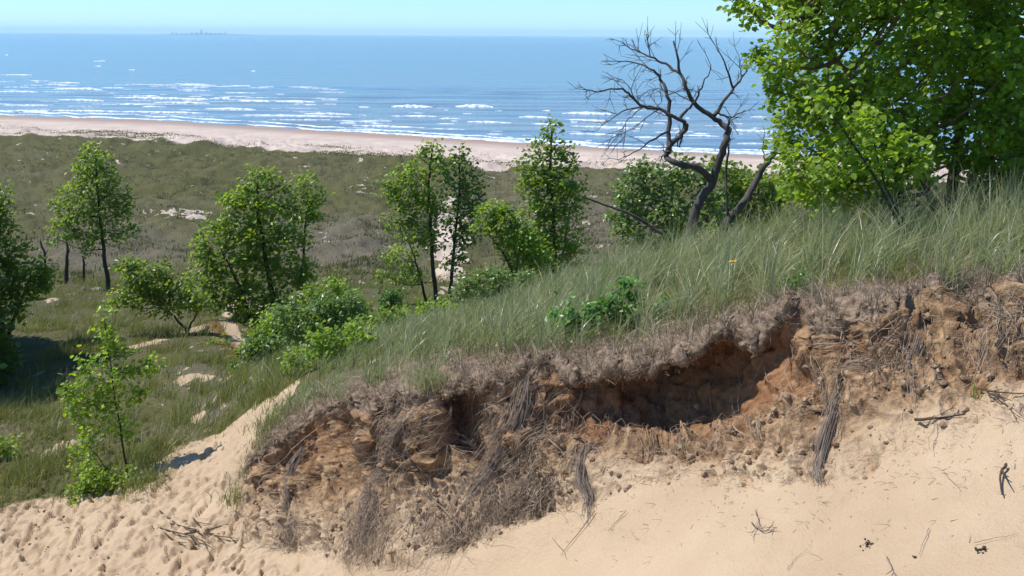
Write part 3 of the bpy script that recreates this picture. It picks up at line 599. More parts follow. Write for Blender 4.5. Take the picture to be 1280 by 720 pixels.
leafy('leafy_tree', 'dense green tree cut by the left edge of the view', 'tree', 26,
      [[(-10, 420, 0), (-8, 380, 0), (-4, 330, 0), (0, 280, 0)], [(10, 420, .3), (25, 380, .3), (35, 350, .3)]],
      [(2, 245, 0, 14), (-10, 265, 0, 26), (8, 282, 0, 16), (-30, 300, 0, 34), (12, 318, 0, 26), (40, 335, 0, 24), (-5, 345, 0, 36), (35, 360, 0, 26), (60, 352, 0, 14), (10, 375, 0, 26), (-45, 360, 0, 40), (-70, 320, 0, 40), (22, 392, 0, 14), (-30, 395, 0, 30)], .11, .95, .10, M_tree)
# trees just outside the frame whose shade falls into the hollow
leafy('leafy_tree', 'dense tree standing beyond the left edge and shading the hollow', 'tree', 24.5,
      [[(-150, 480, 0), (-148, 400, 0), (-145, 300, 0)]],
      fill([(-260, 250), (-150, 150), (-50, 240), (-50, 390), (-180, 430), (-270, 360)], 46, 40, (-2.0, 1.6), 8), .16, 3.5, .12, M_dk)
# sapling in front left
leafy('leafy_tree', 'low dark tree outside the left edge beside the shaded hollow', 'tree', 21.5,
      [[(-110, 560, 0), (-108, 500, 0), (-100, 420, 0)]],
      fill([(-200, 330), (-110, 250), (-28, 330), (-24, 450), (-100, 500), (-210, 470)], 44, 38, (-2.0, 1.6), 18), .15, 3.5, .10, M_dk)
leafy('sapling', 'young sapling with a thin leaning stem at the left of the sandy trail', 'sapling', 13.6,
      [[(163, 606, 0), (158, 580, 0), (150, 535, 0), (143, 490, 0), (136, 440, 0), (131, 400, 0)], [(150, 610, -.2), (130, 580, -.2), (112, 560, -.2)]],
      [(131, 402, 0, 11, 13), (138, 425, 0, 11), (128, 445, 0, 15), (150, 440, 0, 10), (108, 455, 0, 14), (98, 480, 0, 16), (125, 475, 0, 20), (155, 470, 0, 18), (178, 462, 0, 13), (190, 452, 0, 7), (115, 505, 0, 18), (145, 500, 0, 15), (170, 492, 0, 9), (95, 515, 0, 11), (135, 528, 0, 13), (88, 490, 0, 9), (160, 540, 0, 8), (112, 548, -.2, 15), (100, 575, -.2, 18)], .068, .62, .017, M_big, fat=1.25)
leafy('broadleaf_bush', 'low bush with bright leaves around the foot of the front sapling', 'bush', 13.2,
      [[(140, 640, 0), (132, 618, 0)], [(120, 640, 0), (108, 615, 0)], [(160, 640, 0), (172, 612, 0)]],
      [(100, 612, 0, 20), (120, 600, 0, 22), (92, 635, 0, 14), (145, 605, 0, 20), (168, 600, 0, 20), (130, 630, 0, 24, 16), (160, 630, 0, 24, 16), (185, 615, 0, 15), (110, 652, -.1, 14, 9), (185, 640, 0, 16, 12)], .062, .9, .015, M_tree, fat=1.15)
leafy('broadleaf_bush', 'small leafy bush in the grass at the left edge', 'bush', 15.5,
      [[(0, 600, 0), (2, 580, 0)]], [(-12, 560, 0, 24), (8, 555, 0, 14), (15, 572, 0, 12), (-5, 585, 0, 22), (12, 592, 0, 12), (-30, 580, 0, 22)], .065, .9, .02, M_tree)
# herbs
leafy('herb_clump', 'clump of bright green upright leaves among the pale grass above the bank', 'wild plant', 9.6,
      [[(720, 425, 0), (718, 410, 0)], [(760, 420, .1), (762, 400, .1)], [(790, 415, .1), (790, 370, .1)], [(742, 425, 0), (745, 400, 0)]],
      [(708, 392, 0, 14), (712, 410, 0, 14), (735, 398, 0, 13), (752, 388, 0, 13), (768, 382, 0, 14), (788, 356, .1, 12, 9), (785, 378, .1, 14), (765, 402, 0, 16), (740, 415, -.1, 14), (725, 425, -.2, 11), (800, 395, .1, 12), (818, 390, .2, 12), (835, 384, .2, 11), (775, 395, 0, 13), (698, 402, .1, 11), (750, 408, 0, 14)], .062, 1.15, .006, M_herb, M_herb, fat=1.15)
leafy('herb_clump', 'small bright green plant in the grass above the middle of the lip', 'wild plant', 8.3,
      [[(1003, 378, 0), (1003, 360, 0)], [(990, 376, 0), (992, 362, 0)]], [(990, 352, 0, 9), (1004, 348, 0, 10), (1000, 362, 0, 12), (1012, 368, 0, 9), (988, 368, 0, 9)], .036, 1.0, .004, M_herb, M_herb)
leafy('herb_clump', 'grey green leafy plant beside the dry tuft near the right end of the lip', 'wild plant', 7.9,
      [[(1160, 362, 0), (1160, 350, 0)]], [(1148, 345, 0, 10), (1163, 340, 0, 10), (1158, 354, 0, 12), (1172, 355, 0, 8)], .028, .8, .004, M_pale, M_pale)

# yellow wildflower
fl = P(916, 326, 9.2); e = empty('wildflower', fl - [0, 0, .35], 'single small yellow flower on a stem in the marram grass', 'flower')
v, f = tubes([(np.array([[0, 0, 0], [.01, 0, .18], [0, 0, .34]]), [.003, .003, .002])], 5); mesh('stem', v, f, M_herb, e, attrs=dict(tint=np.full(len(v), .5)))
t = NT('petal_yellow'); M_pet = t.finish(t.bsdf((.80, .48, .02), .6).outputs[0])
pv, pf = [], []
for k in range(10):
    a = k * math.tau / 10; n0 = len(pv); dx, dy = math.cos(a), math.sin(a)
    for u, w, z in ((.004, .003, .34), (.02, .009, .348), (.036, .002, .338)):
        pv += [(dx * u - dy * w, (dy * u + dx * w) , z + dy * -.012 * u / .03), (dx * u + dy * w, dy * u - dx * w, z + dy * -.012 * u / .03)]
    pf += [(n0, n0 + 1, n0 + 3, n0 + 2), (n0 + 2, n0 + 3, n0 + 5, n0 + 4)]
mesh('petals', pv, pf, M_pet, e)

# ------------------------------------------------------------------ dead tree (traced limbs, given their own depths)
def cz(x, y): return 700 + x * .389, 20 + y * .389
limbs = [([(415, 720), (430, 650), (450, 590), (485, 540), (510, 470), (530, 410), (540, 365), (525, 350), (490, 325), (430, 280), (405, 230), (385, 180), (378, 130), (365, 80)], .088, .012, (0, .2)),
 ([(485, 530), (455, 495), (400, 478), (360, 468), (343, 448), (352, 415), (385, 385), (408, 358), (400, 342), (370, 325), (320, 300), (270, 292), (235, 265), (200, 235), (160, 235), (110, 242), (80, 235)], .055, .006, (0, -.9)),
 ([(348, 440), (350, 400), (352, 325), (345, 260), (325, 205), (290, 170), (240, 150), (180, 145)], .045, .006, (-.2, .5)),
 ([(385, 330), (410, 300), (440, 265), (460, 215), (485, 160)], .026, .006, (-.2, -.6)),
 ([(385, 185), (340, 155), (290, 130), (240, 110), (200, 85)], .024, .005, (.2, .7)), ([(290, 130), (284, 95), (281, 58)], .012, .004, (.5, .5)),
 ([(495, 320), (520, 285), (560, 230), (590, 190), (608, 165)], .034, .007, (0, .4)), ([(555, 230), (540, 180), (520, 130), (497, 92)], .02, .005, (.2, -.3)),
 ([(585, 195), (578, 160), (575, 130)], .010, .004, (.3, .4)), ([(540, 350), (548, 328), (595, 303)], .022, .006, (0, -.3)), ([(508, 312), (545, 328)], .018, .014, (0, 0)),
 ([(345, 372), (300, 395), (250, 430), (190, 462)], .020, .004, (-.2, -.8)), ([(300, 292), (230, 298), (170, 325), (110, 372)], .016, .003, (-.4, -1.)),
 ([(400, 345), (385, 420), (372, 385)], .014, .008, (0, -.1)), ([(345, 448), (322, 452)], .014, .006, (0, 0)),
 ([(545, 700), (540, 640), (538, 600), (535, 500), (540, 440), (536, 370)], .030, .012, (.6, .3)),
 ([(535, 690), (555, 645), (590, 600), (630, 530), (660, 480), (690, 440), (716, 395)], .085, .03, (.5, 1.0)), ([(660, 482), (652, 430), (655, 385)], .014, .004, (.9, .9)),
 ([(690, 440), (700, 380), (735, 340)], .014, .004, (1., 1.)),
 ([(330, 700), (230, 640), (140, 605), (60, 575)], .032, .010, (.4, .2)),
 ([(240, 265), (210, 215), (170, 195)], .008, .002, (-.6, -.5)), ([(340, 255), (390, 240), (420, 235)], .010, .003, (0, 0)), ([(430, 280), (350, 240), (300, 235), (230, 270)], .008, .003, (0, .3)),
 ([(270, 292), (220, 330), (200, 370), (170, 400)], .010, .002, (-.5, -.8)), ([(320, 300), (260, 340), (210, 380), (200, 420)], .010, .002, (-.3, -.5))]
D0 = 17.0; polys = []; rr_ = random.Random(4)
droot = gpt(700 + 415 * .389, D0)
for pts, ra, rb, (da, db) in limbs:
    pw_ = []
    for i, (x, y) in enumerate(pts):
        t_ = i / (len(pts) - 1); a, b_ = cz(x, y); pw_.append(P(a, b_, D0 + da * (1 - t_) + db * t_ + (rr_.uniform(-.12, .12) if 0 < i < len(pts) - 1 else 0)))
    if pts[0][1] >= 690 and pts[0][0] > 400: g0 = pw_[0].copy(); g0[2] = min(gz(700 + pts[0][0] * .389, g0[1]) - .15, g0[2] - .2); pw_ = [g0] + pw_
    s = smooth_path(pw_, 4, .008); polys.append((s, np.linspace(ra, rb, len(s)) * 1.0))
twl = []
for s, rad in list(polys):
    if rad[0] > .05 and len(s) > 40: rng_i = range(int(len(s) * .55), len(s), 1)
    else: rng_i = range(int(len(s) * .3), len(s), 1)
    if s[:, 2].max() < P(860, 215, D0)[2]: continue
    for i in rng_i:
        if rr_.random() < .62 and rad[i] < .035 and s[i, 2] > P(860, 200, D0)[2]:
            tdir = s[min(i + 1, len(s) - 1)] - s[i - 1]; tdir /= np.linalg.norm(tdir) + 1e-9
            dv = tdir * .8 + np.array([rr_.gauss(0, .6), rr_.gauss(0, .6), rr_.gauss(.05, .55)]); dv /= np.linalg.norm(dv); L_ = rr_.uniform(.12, .42)
            p0 = s[i]; p1 = p0 + dv * L_ * .5; dv2 = dv + np.array([rr_.gauss(0, .35), rr_.gauss(0, .35), rr_.gauss(0, .35)]); p2 = p1 + dv2 * L_ * .5
            twl.append(([p0, p1, p2], [.0065, .005, .003]))
            for _ in range(2):
                dv3 = dv + np.array([rr_.gauss(0, .6), rr_.gauss(0, .6), rr_.gauss(0, .6)]); twl.append(([p1, p1 + dv3 * L_ * .22, p1 + dv3 * L_ * .4 + np.array([0, 0, rr_.uniform(-.05, .05)])], [.004, .0035, .0025]))
e = empty('dead_tree', droot, 'bare dead tree with twisted dark branches standing against the lake', 'dead tree')
v, f = tubes([p for p in polys[:1]], 9); mesh('trunk', v - droot, f, M_deadbark, e)
v, f = tubes(polys[16:17], 8); mesh('leaning_trunk', v - droot, f, M_deadbark, e)
v, f = tubes([p for i, p in enumerate(polys) if i not in (0, 16)], 6); v2, f2 = tubes(twl, 3)
mesh('branches', np.concatenate([v, v2]) - droot, np.concatenate([f, f2 + len(v)]), M_deadbark, e)
# grey stumps of small dead trunks at far left
for i, (x, y0, y1, ln, lb) in enumerate([(82, 345, 298, 2, 'thicker bare dark stub trunk left of the upright valley tree'), (58, 338, 302, -2, 'thin bare leaning stub trunk at the far left before the brown plain'), (104, 347, 320, 1, 'short dead stub trunk next to the upright valley tree')]):
    d_ = 39.; b0 = gpt(x, d_); v, f = tubes([(smooth_path([b0 - [0, 0, .1], P(x + ln, (y0 + y1) / 2, d_), P(x + 2 * ln - 3, y1, d_)], 4, .02), np.linspace(.09 if i == 0 else .055, .03, 9))], 6)
    v2, f2 = tubes([([P(x + ln, (y0 + y1) / 2, d_), P(x + ln + 5, y1 + 8, d_ + .2)], [.025, .01])], 4)
    o = mesh('tree_stump', np.concatenate([v, v2]) - b0, np.concatenate([f, f2 + len(v)]), M_bark, loc=b0); tag(o, lb, 'stump', 'dead stumps on the plain')

# ------------------------------------------------------------------ single tufts
def tuft(px, py, d, n, h, label, mat=M_vgrass, spread=.09, w=.008, group=None, lean=.25, name='grass_tuft', dead=.0, base=None):
    b0 = P(px, py, d) if base is None else base
    pts = np.zeros((n, 3)); pts[:, :2] = rng.normal(0, spread, (n, 2)); pts[:, 2] = -.05
    v, f = blades(pts, rng.uniform(.45, 1, n) * h, w, lean, .75, 4)
    o = mesh(name, v, f, mat, loc=b0, attrs=dict(tint=np.repeat(np.clip(rng.random(n) * .9 + dead, 0, 1), 10))); tag(o, label, 'grass tuft', group); return o
def face_pt(px, t):
    j = int(np.clip(np.searchsorted(col_px, px), 0, NC - 1)); i = int(np.argmin(np.abs(tq - t))); return G[i, j].copy()
tg = 'separate grass tufts'
tuft(0, 0, 0, 150, .42, 'green tuft hanging at the left foot of the bank beside the trail', base=face_pt(298, 3.4), spread=.10, group=tg)
tuft(0, 0, 0, 90, .32, 'smaller yellowing tuft above the green one at the left foot of the bank', base=face_pt(312, 5.0), spread=.08, group=tg, dead=.25)
tuft(0, 0, 0, 130, .62, 'tall tuft with reddish dry base standing alone on the lip at right', M_grass, base=face_pt(1190, 7.3), spread=.05, group=tg, w=.007)
tuft(0, 0, 0, 130, .66, 'tall dense tuft on the lip at the far right edge', M_grass, base=face_pt(1252, 7.5), spread=.06, group=tg, w=.007)
tuft(0, 0, 0, 90, .45, 'green tuft under the large tree between the herb and the dry tuft', M_vgrass, base=face_pt(1140, 8.1), spread=.08, group=tg, w=.007)
tuft(0, 0, 0, 330, .62, 'dark green grass tuft right of the foot of the front sapling', base=gpt(186, 13.0), spread=.17, group=tg)
tuft(0, 0, 0, 40, .20, 'tiny lone green sprout growing in the sand at the right', M_herb, base=face_pt(1215, 2.6), spread=.012, group=tg, w=.005, lean=.05)
tuft(0, 0, 0, 200, .40, 'arching grass clump spilling over the lip left of the middle', M_grass, base=face_pt(545, 7.1), spread=.10, group=tg, w=.007, lean=-.4)
tuft(0, 0, 0, 120, .30, 'low grass clump drooping over the lip near its left end', M_grass, base=face_pt(430, 7.0), spread=.10, group=tg, w=.006, lean=-.5)

for px, d_, lb in ((1120, 10.4, 'tall thin grass stems rising at the foot of the young slanting stems'), (1170, 10.0, 'tall straw mixed grass clump in front of the thick trunk'), (1215, 9.4, 'tall dark grass clump right of the thick trunk'), (1262, 9.2, 'tall grass clump under the large tree nearest the right edge'), (1085, 11.4, 'tall pale grass clump left of the young slanting stems')):
    tuft(0, 0, 0, 170, .95, lb, M_grass, base=gpt(px, d_), spread=.16, group='tall grass clumps under the large tree', w=.008, lean=.25, dead=.1)
def gp(px, py):
    jj = int(np.clip(np.searchsorted(col_px, px), 0, NC - 1)); kk = np.where((tq > 1) & (tq < 11))[0]; return G[kk[np.argmin(np.abs(PYg[kk, jj] - py))], jj].copy()
for px, py, h_, n_, lb in ((194, 578, .36, 170, 'tuft on the left edge of the trail nearest the sapling'), (228, 553, .36, 160, 'tuft on the left edge of the trail, second up from the sapling'), (262, 541, .34, 160, 'tuft on the left edge of the trail halfway up its slope'), (293, 522, .34, 150, 'tuft at the left edge of the trail below the dark bush'), (322, 500, .30, 130, 'tuft at the left edge where the trail meets its crest'), (338, 533, .30, 150, 'drooping tuft right of the trail where the bank begins'), (362, 512, .28, 140, 'short straw mixed tuft on the first hump of the bank')):
    tuft(0, 0, 0, n_, h_, lb, M_vgrass, base=gp(px, py), spread=.15, group='grass tufts along the trail', w=.008, lean=.3, dead=.05)
# ------------------------------------------------------------------ root bundles, sticks and debris on the sand
def bundle(pts, n, spread, r, label, mat=M_root, group=None, off=.035):
    """pts: (pixel column, ground row) pairs; the strands lie on the bank or hang free between them"""
    W = []
    for a, t_ in pts:
        jj = int(np.clip(np.searchsorted(col_px, a), 0, NC - 1)); ii = int(np.argmin(np.abs(tq - t_))); W.append(G[ii, jj] + N[ii, jj] * off)
    ctr = smooth_path(W, 5); m = len(ctr); polys = []
    t_ = np.linspace(0, 1, m)
    for i in range(n):
        fl = rng.normal(0, 1, 3) * [1, .5, .35]; ph = rng.random(2) * 6; a0 = rng.uniform(.2, .9); a1 = rng.uniform(.3, 1.7); env = spread * (a0 * (1 - t_) + .55 * np.sin(np.pi * t_) * .6 + a1 * t_ ** 2)
        k1 = int(m * rng.uniform(.45, 1) ** .8); k0 = int(m * rng.uniform(0, .35))
        p = ctr + fl * env[:, None] + np.stack([np.sin(ph[0] + t_ * 9), np.cos(ph[1] + t_ * 7), .5 * np.sin(ph[1] + t_ * 8)], -1) * spread * .28
        if k1 - k0 > 3: polys.append((p[k0:k1], np.linspace(r * rng.uniform(.4, 1.3), r * .35, k1 - k0)))
    v, f = tubes(polys, 4); b0 = ctr[0]; o = mesh('root_bundle', v - b0, f, mat, loc=b0); tag(o, label, 'roots', group); return o
rg = 'bundles of dead roots hanging from the bank'
bundle([(746, 3.3), (742, 2.9), (741, 2.5), (739, 2.15), (740, 1.9), (741, 1.72)], 70, .04, .0030, 'long grey root bundle hanging below the middle of the dark hollow', group=rg)
bundle([(1048, 3.4), (1040, 2.8), (1030, 2.3), (1026, 2.05), (1032, 1.9)], 60, .034, .0028, 'pale grey root bundle curving down right of the dark hollow', group=rg, off=.04)
bundle([(535, 5.3), (520, 4.4), (500, 3.4), (475, 2.7), (455, 2.2)], 90, .06, .0034, 'thick diagonal root mass on the left part of the bank', group=rg)
bundle([(672, 5.3), (655, 4.2), (625, 3.2), (590, 2.6), (560, 2.15)], 120, .08, .0036, 'wide grey brown root mat sweeping down left of the middle', group=rg)
bundle([(384, 4.6), (376, 3.5), (364, 2.8), (350, 2.3)], 60, .04, .0034, 'short dark root bundle near the left end of the bank', group=rg)
bundle([(1162, 5.2), (1154, 4.2), (1148, 3.2), (1150, 2.4)], 26, .035, .0028, 'thin root strands below the lip at right', group=rg)
def stick(pts, r, label, mat=M_rootd, name='twig', group='dead twigs lying on the sand', forks=0):
    # lies on the sand: find the surface under the pixel by marching rows
    W = []
    for px, py in pts:
        j = int(np.clip(np.searchsorted(col_px, px), 0, NC - 1)); k = np.where(tq < 3.6)[0]; kk = k[k > 20]
        pyc = PYg[kk, j]; i = kk[np.argmin(np.abs(pyc - py))]; W.append(G[i, j] + N[i, j] * (r + .006 + rng.random() * .012))
    s = smooth_path(W, 4, .002); polys = [(s, np.linspace(r, r * .4, len(s)))]
    for _ in range(forks):
        i = rng.integers(1, len(s) - 1); dv = (s[-1] - s[0]) * rng.uniform(.2, .5) + rng.normal(0, .05, 3); dv[2] = abs(dv[2]) * .5
        polys.append(([s[i], s[i] + dv * .5, s[i] + dv + [0, 0, .01]], [r * .6, r * .45, r * .25]))
    v, f = tubes(polys, 5); b0 = s[0]; o = mesh(name, v - b0, f, mat, loc=b0); tag(o, label, 'twig', group); return o
stick([(1150, 527), (1175, 526), (1208, 520)], .011, 'short thick dark stick jutting over the sand at right', forks=1)
stick([(1218, 486), (1245, 490), (1290, 492)], .007, 'dark twig reaching in from the right edge', forks=3)
stick([(1238, 495), (1258, 508), (1272, 530)], .004, 'thin curved dark twig under the right edge twig', forks=1)
stick([(1262, 585), (1256, 600), (1258, 622)], .009, 'dark knobbly stick standing near the right edge', forks=2)
stick([(745, 640), (722, 672), (702, 695)], .005, 'root tip lying on the sand under the long root bundle', M_root, forks=1)
stick([(785, 640), (770, 655), (762, 668)], .003, 'thin pale straw right of the long root bundle', M_root)
stick([(1165, 664), (1160, 680), (1152, 696)], .0025, 'thin upright straw on the lower right sand', M_root)
stick([(1112, 700), (1118, 712), (1120, 722)], .005, 'forked pale twig at the bottom edge', M_root, forks=3)
stick([(986, 715), (996, 700), (1012, 688)], .002, 'hair thin straw on the smooth sand near the bottom', M_root)
stick([(1180, 590), (1195, 606), (1212, 612)], .002, 'hair thin straw below the thick dark stick', M_root)
stick([(1222, 680), (1248, 676), (1280, 668)], .002, 'long hair thin straw at the lower right corner', M_root)
stick([(940, 655), (955, 668), (968, 660)], .005, 'grey twig with side shoots on the debris tongue', M_root, forks=5)
stick([(945, 640), (950, 655), (940, 672)], .004, 'grey forked twig lying upon the debris tongue', M_root, forks=5)
stick([(230, 668), (262, 662), (290, 655)], .010, 'dark root lying across the trail right of the sapling', forks=4)
stick([(200, 662), (235, 672), (262, 680)], .008, 'dark low root across the trail below the sapling', forks=4)
for a, b_, c_, d2_, lb in ((196, 640, 250, 664, 'dark root tangle at the edge of the tuft below the sapling'), (215, 655, 300, 672, 'longest dark root of the tangle crossing the trail'), (240, 650, 275, 668, 'short forked root in the middle of the trail'), (205, 668, 240, 684, 'dark root nearest the lower edge of the trail tangle')):
    stick([(a, b_), ((a + c_) / 2, (b_ + d2_) / 2 + 5), (c_, d2_)], .009, lb, forks=7, group='dark roots crossing the trail')
def sand_pt(px, py):
    j = int(np.clip(np.searchsorted(col_px, px), 0, NC - 1)); kk = np.where((tq < 3.6) & (np.arange(NR) > 20))[0]; i = kk[np.argmin(np.abs(PYg[kk, j] - py))]; return G[i, j]
for px, py, lb in ((1088, 682, 'small dark lump of debris on the smooth sand'), (1232, 690, 'dark ragged lump of debris near the lower right corner'), (1145, 697, 'tiny brown crumb of debris between the two dark lumps')):
    b0 = sand_pt(px, py); n = 14; s_ = .014 if 'tiny' not in lb else .006
    o = blobs(rng.normal(0, s_, (n, 3)) * [1.3, 1, .4], rng.uniform(.3, .9, n) * s_, 'debris_lump', M_rootd)
    o.location = b0 + [0, 0, .008]; tag(o, lb, 'debris', 'lumps of debris on the sand')
# small litter
r, q, b = sample((TT > 1.0) * (TT < 2.3) * (PX > 700) * (PX < 1400) * sstep(1.0, 2.2, TT) * 1., 480)
polys = []
for p in b:
    a = rng.random() * math.tau; L_ = rng.uniform(.02, .09); dv = np.array([math.cos(a), math.sin(a) * .7, rng.uniform(-.1, .3)]) * L_; polys.append(([p + [0, 0, .004], p + dv * .5 + [0, 0, .008], p + dv + [0, 0, .004]], [.0016, .0014, .0008]))
v, f = tubes(polys, 3); o = mesh('sand_litter', v, f, M_dead, attrs=dict(tint=rng.random(len(v)))); tag(o, 'fine straw litter scattered on the sand below the bank', 'litter', kind='stuff')
# crumbs of dark wrack on the left sand
r, q, b = sample(sand * (TT < 2.6) * (TT > 1.1) * (PX < 330) * (PX > -50) * 1., 120)
o = blobs(b, rng.uniform(.008, .03, len(b)), 'trail_crumbs', M_clod, .5); tag(o, 'crumbs of sand and earth scattered on the trodden trail', 'crumbs', kind='stuff')

# small scrub bushes over the brown plain (uncountable low scrub)
r, q, b = sample(((TT > 11.6) & (TT < 15)) * (.15 + brown) * (1 - sstep(.3, .5, sand)) / (G[..., 1] / 40) ** 1.6, 4200)
k = np.repeat(np.arange(len(b)), 12); sz = rng.uniform(.08, .34, len(b))[k]
off = rng.normal(0, 1, (len(k), 3)) * sz[:, None] * [1.3, 1.3, .5]; off[:, 2] = np.abs(off[:, 2])
v, f = leaves(b[k] + off, .14); M_scrub = leaf_mat('scrub_dark', (.028, .034, .012), (.110, .120, .040), .2, .6)
o = mesh('low_scrub', v, f, M_scrub, smooth=False, attrs=dict(tint=np.repeat(np.clip(rng.uniform(-.1, .6, len(b))[k] + rng.normal(0, .12, len(k)), 0, 1), 6)))
tag(o, 'low olive scrub dotted over the brown parts of the plain', 'scrub', kind='stuff')
# ------------------------------------------------------------------ lake
t = NT('lake_water'); pos = t.pos()
w1 = t.noise(.9, 4, pos, stretch=(.35, 1, 1)); w2 = t.noise(.12, 4, pos, stretch=(.3, 1, 1)); w3 = t.noise(.012, 3, pos, stretch=(.25, 1, 1))
sy = t.n('ShaderNodeSeparateXYZ'); t.t.links.new(pos, sy.inputs[0])
dp = t.ramp(sy.outputs[1], 150, 420)
wc = t.mix(dp, (.17, .20, .20), (.085, .145, .18)); wc = t.mix(t.ramp(w3, .42, .62, 0, .45), wc, (.03, .13, .27)); wc = t.mix(t.ramp(w2, .5, .75, 0, .3), wc, (.10, .25, .36))
hgt = t.math('ADD', t.math('MULTIPLY', w1, .30), t.math('MULTIPLY', w2, 1.2))
b_ = t.bsdf(wc, .16, t.bump(hgt, .9, .55), .5); b_.inputs['IOR'].default_value = 1.33
M_water = t.finish(b_.outputs[0])
xs = np.linspace(-1, 1, 121); ys = np.concatenate([np.arange(100, 330, 1.2), 330 * (42000 / 330) ** np.linspace(0, 1, 60)])
XX, YY = np.meshgrid(xs, ys); XX = XX * np.maximum(YY * .9, 260)
ZZ = 0 * XX; nearm = (YY < 330) * 1.
A_ = np.stack([XX * .06, YY * .33, 0 * XX], -1); ZZ = nearm * sstep(330, 280, YY) * vnoise(A_, 401) * .14
idw = np.arange(XX.size).reshape(XX.shape); fw_ = np.stack([idw[:-1, :-1], idw[:-1, 1:], idw[1:, 1:], idw[1:, :-1]], -1).reshape(-1, 4)
o = mesh('water', np.stack([XX, YY, ZZ], -1), fw_, M_water); tag(o, kind='structure')
# breaking waves: low rounded crests with ragged foam
t = NT('foam'); fn = t.noise(2.2, 4, stretch=(.5, 1, 1)); fcol = t.mix(t.ramp(fn, .42, .55), (.38, .50, .60), (.80, .84, .88)); M_foam = t.finish(t.bsdf(fcol, .7).outputs[0])
waves = []
def wline(px0, px1, py, th): waves.append((px0, px1, py, th))
for a in [(68, 128, 112, 3.4), (0, 48, 115, 2.0), (68, 130, 126, 3.0), (136, 262, 124, 3.2), (165, 200, 121, 3), (140, 178, 131, 2.4), (176, 208, 134, 3), (192, 262, 129, 2.6), (262, 288, 124, 4.5), (296, 338, 127, 3.2), (344, 395, 128, 3.4),
          (220, 270, 107, 1.6), (285, 315, 108, 1.6), (0, 40, 94, 1.3), (60, 100, 104, 1.5), (256, 320, 137, 3.0), (300, 430, 146, 3.6), (380, 440, 143, 2.4), (60, 150, 139, 2.0), (0, 60, 132, 1.6), (150, 260, 141, 2.6), (0, 60, 139, 1.6),
          (489, 541, 134, 4.6), (569, 617, 134, 5.4), (502, 546, 146, 3.0), (548, 576, 149, 3.0), (584, 640, 153, 3.2), (420, 470, 152, 2.2), (440, 530, 158, 2.6), (480, 640, 172, 3.0), (420, 520, 163, 3.0), (530, 600, 162, 2.0), (560, 640, 176, 2.4),
          (648, 690, 147, 3.2), (702, 765, 143, 6.0), (704, 760, 151, 4.0), (662, 704, 156, 3.2), (716, 800, 159, 3.4), (770, 812, 154, 3), (640, 700, 176, 3.0), (712, 770, 168, 3.2), (793, 838, 172, 3.0), (700, 800, 180, 3.4), (816, 850, 166, 2.6), (640, 760, 183, 2),
          (850, 900, 170, 3), (866, 888, 168, 3), (912, 976, 164, 4.6), (921, 960, 180, 3.4), (946, 975, 174, 3.), (880, 990, 190, 3.0), (800, 900, 187, 3), (990, 1060, 172, 4), (1020, 1100, 186, 4), (1080, 1180, 180, 4), (-90, -20, 118, 3), (-70, -5, 128, 3), (-80, -10, 140, 3)]: wline(*a)
rw_ = random.Random(9)
for _ in range(130):
    x = rw_.uniform(-60, 420); y = rw_.uniform(100, 143) * 1. + max(0, x) * .02; wline(x, x + rw_.uniform(8, 52), y, rw_.uniform(.4, 1.0))
for _ in range(70):
    x = rw_.uniform(420, 990); y = rw_.uniform(135, 182) + (x - 600) * .02; wline(x, x + rw_.uniform(6, 24), y, rw_.uniform(.8, 1.8))
for _ in range(6):
    x = rw_.uniform(0, 330); y = rw_.uniform(62, 100); wline(x, x + rw_.uniform(4, 10), y, rw_.uniform(.5, 1.0))
vs, fs_, n0 = [], [], 0
for px0, px1, py, th in waves:
    lim = float(np.interp((px0 + px1) / 2, *PYW)) - 1.5
    py = min(py, lim); m = max(6, int((px1 - px0) / 1.6)); pxl = np.linspace(px0, px1, m); sl = .055 if px1 - px0 > 40 else .02
    pyl = py + (pxl - pxl[0]) * sl * (.6 if py > 150 else .3) - sl * (px1 - px0) * .2; pyl = np.minimum(pyl, np.interp(pxl, *PYW) - 1.2)
    d_ = 14. / -ray(pxl, pyl)[1]; d2 = 14. / -ray(pxl, pyl - th)[1]; base = P(pxl, pyl, d_)
    env = np.sin(np.linspace(0, np.pi, m)) ** .6 * (.55 + .4 * np.abs(vnoise(np.stack([pxl * .12, pxl * 0 + py, pxl * 0], -1), 5)))
    wd = np.abs(d2 - d_) * .33 * env; hh = np.clip(wd * .1, .0, .42)
    prof = [(-.5, -.03), (-.42, .55), (-.2, 1.), (.05, .95), (.3, .5), (.5, -.03)]
    nseg = len(prof); jt = vnoise(np.stack([pxl * .4, 0 * pxl + py * 3, 0 * pxl], -1), 8) * .15
    for a, z in prof: vs.append(base + np.stack([0 * wd, (a + jt) * wd + wd * .5, z * hh + (.02 if z > 0 else -.1) + (.04 if z > 0 else 0)], -1))
    i = np.arange(m - 1)
    for k in range(nseg - 1): fs_.append(np.stack([n0 + k * m + i, n0 + k * m + i + 1, n0 + (k + 1) * m + i + 1, n0 + (k + 1) * m + i], -1))
    n0 += nseg * m
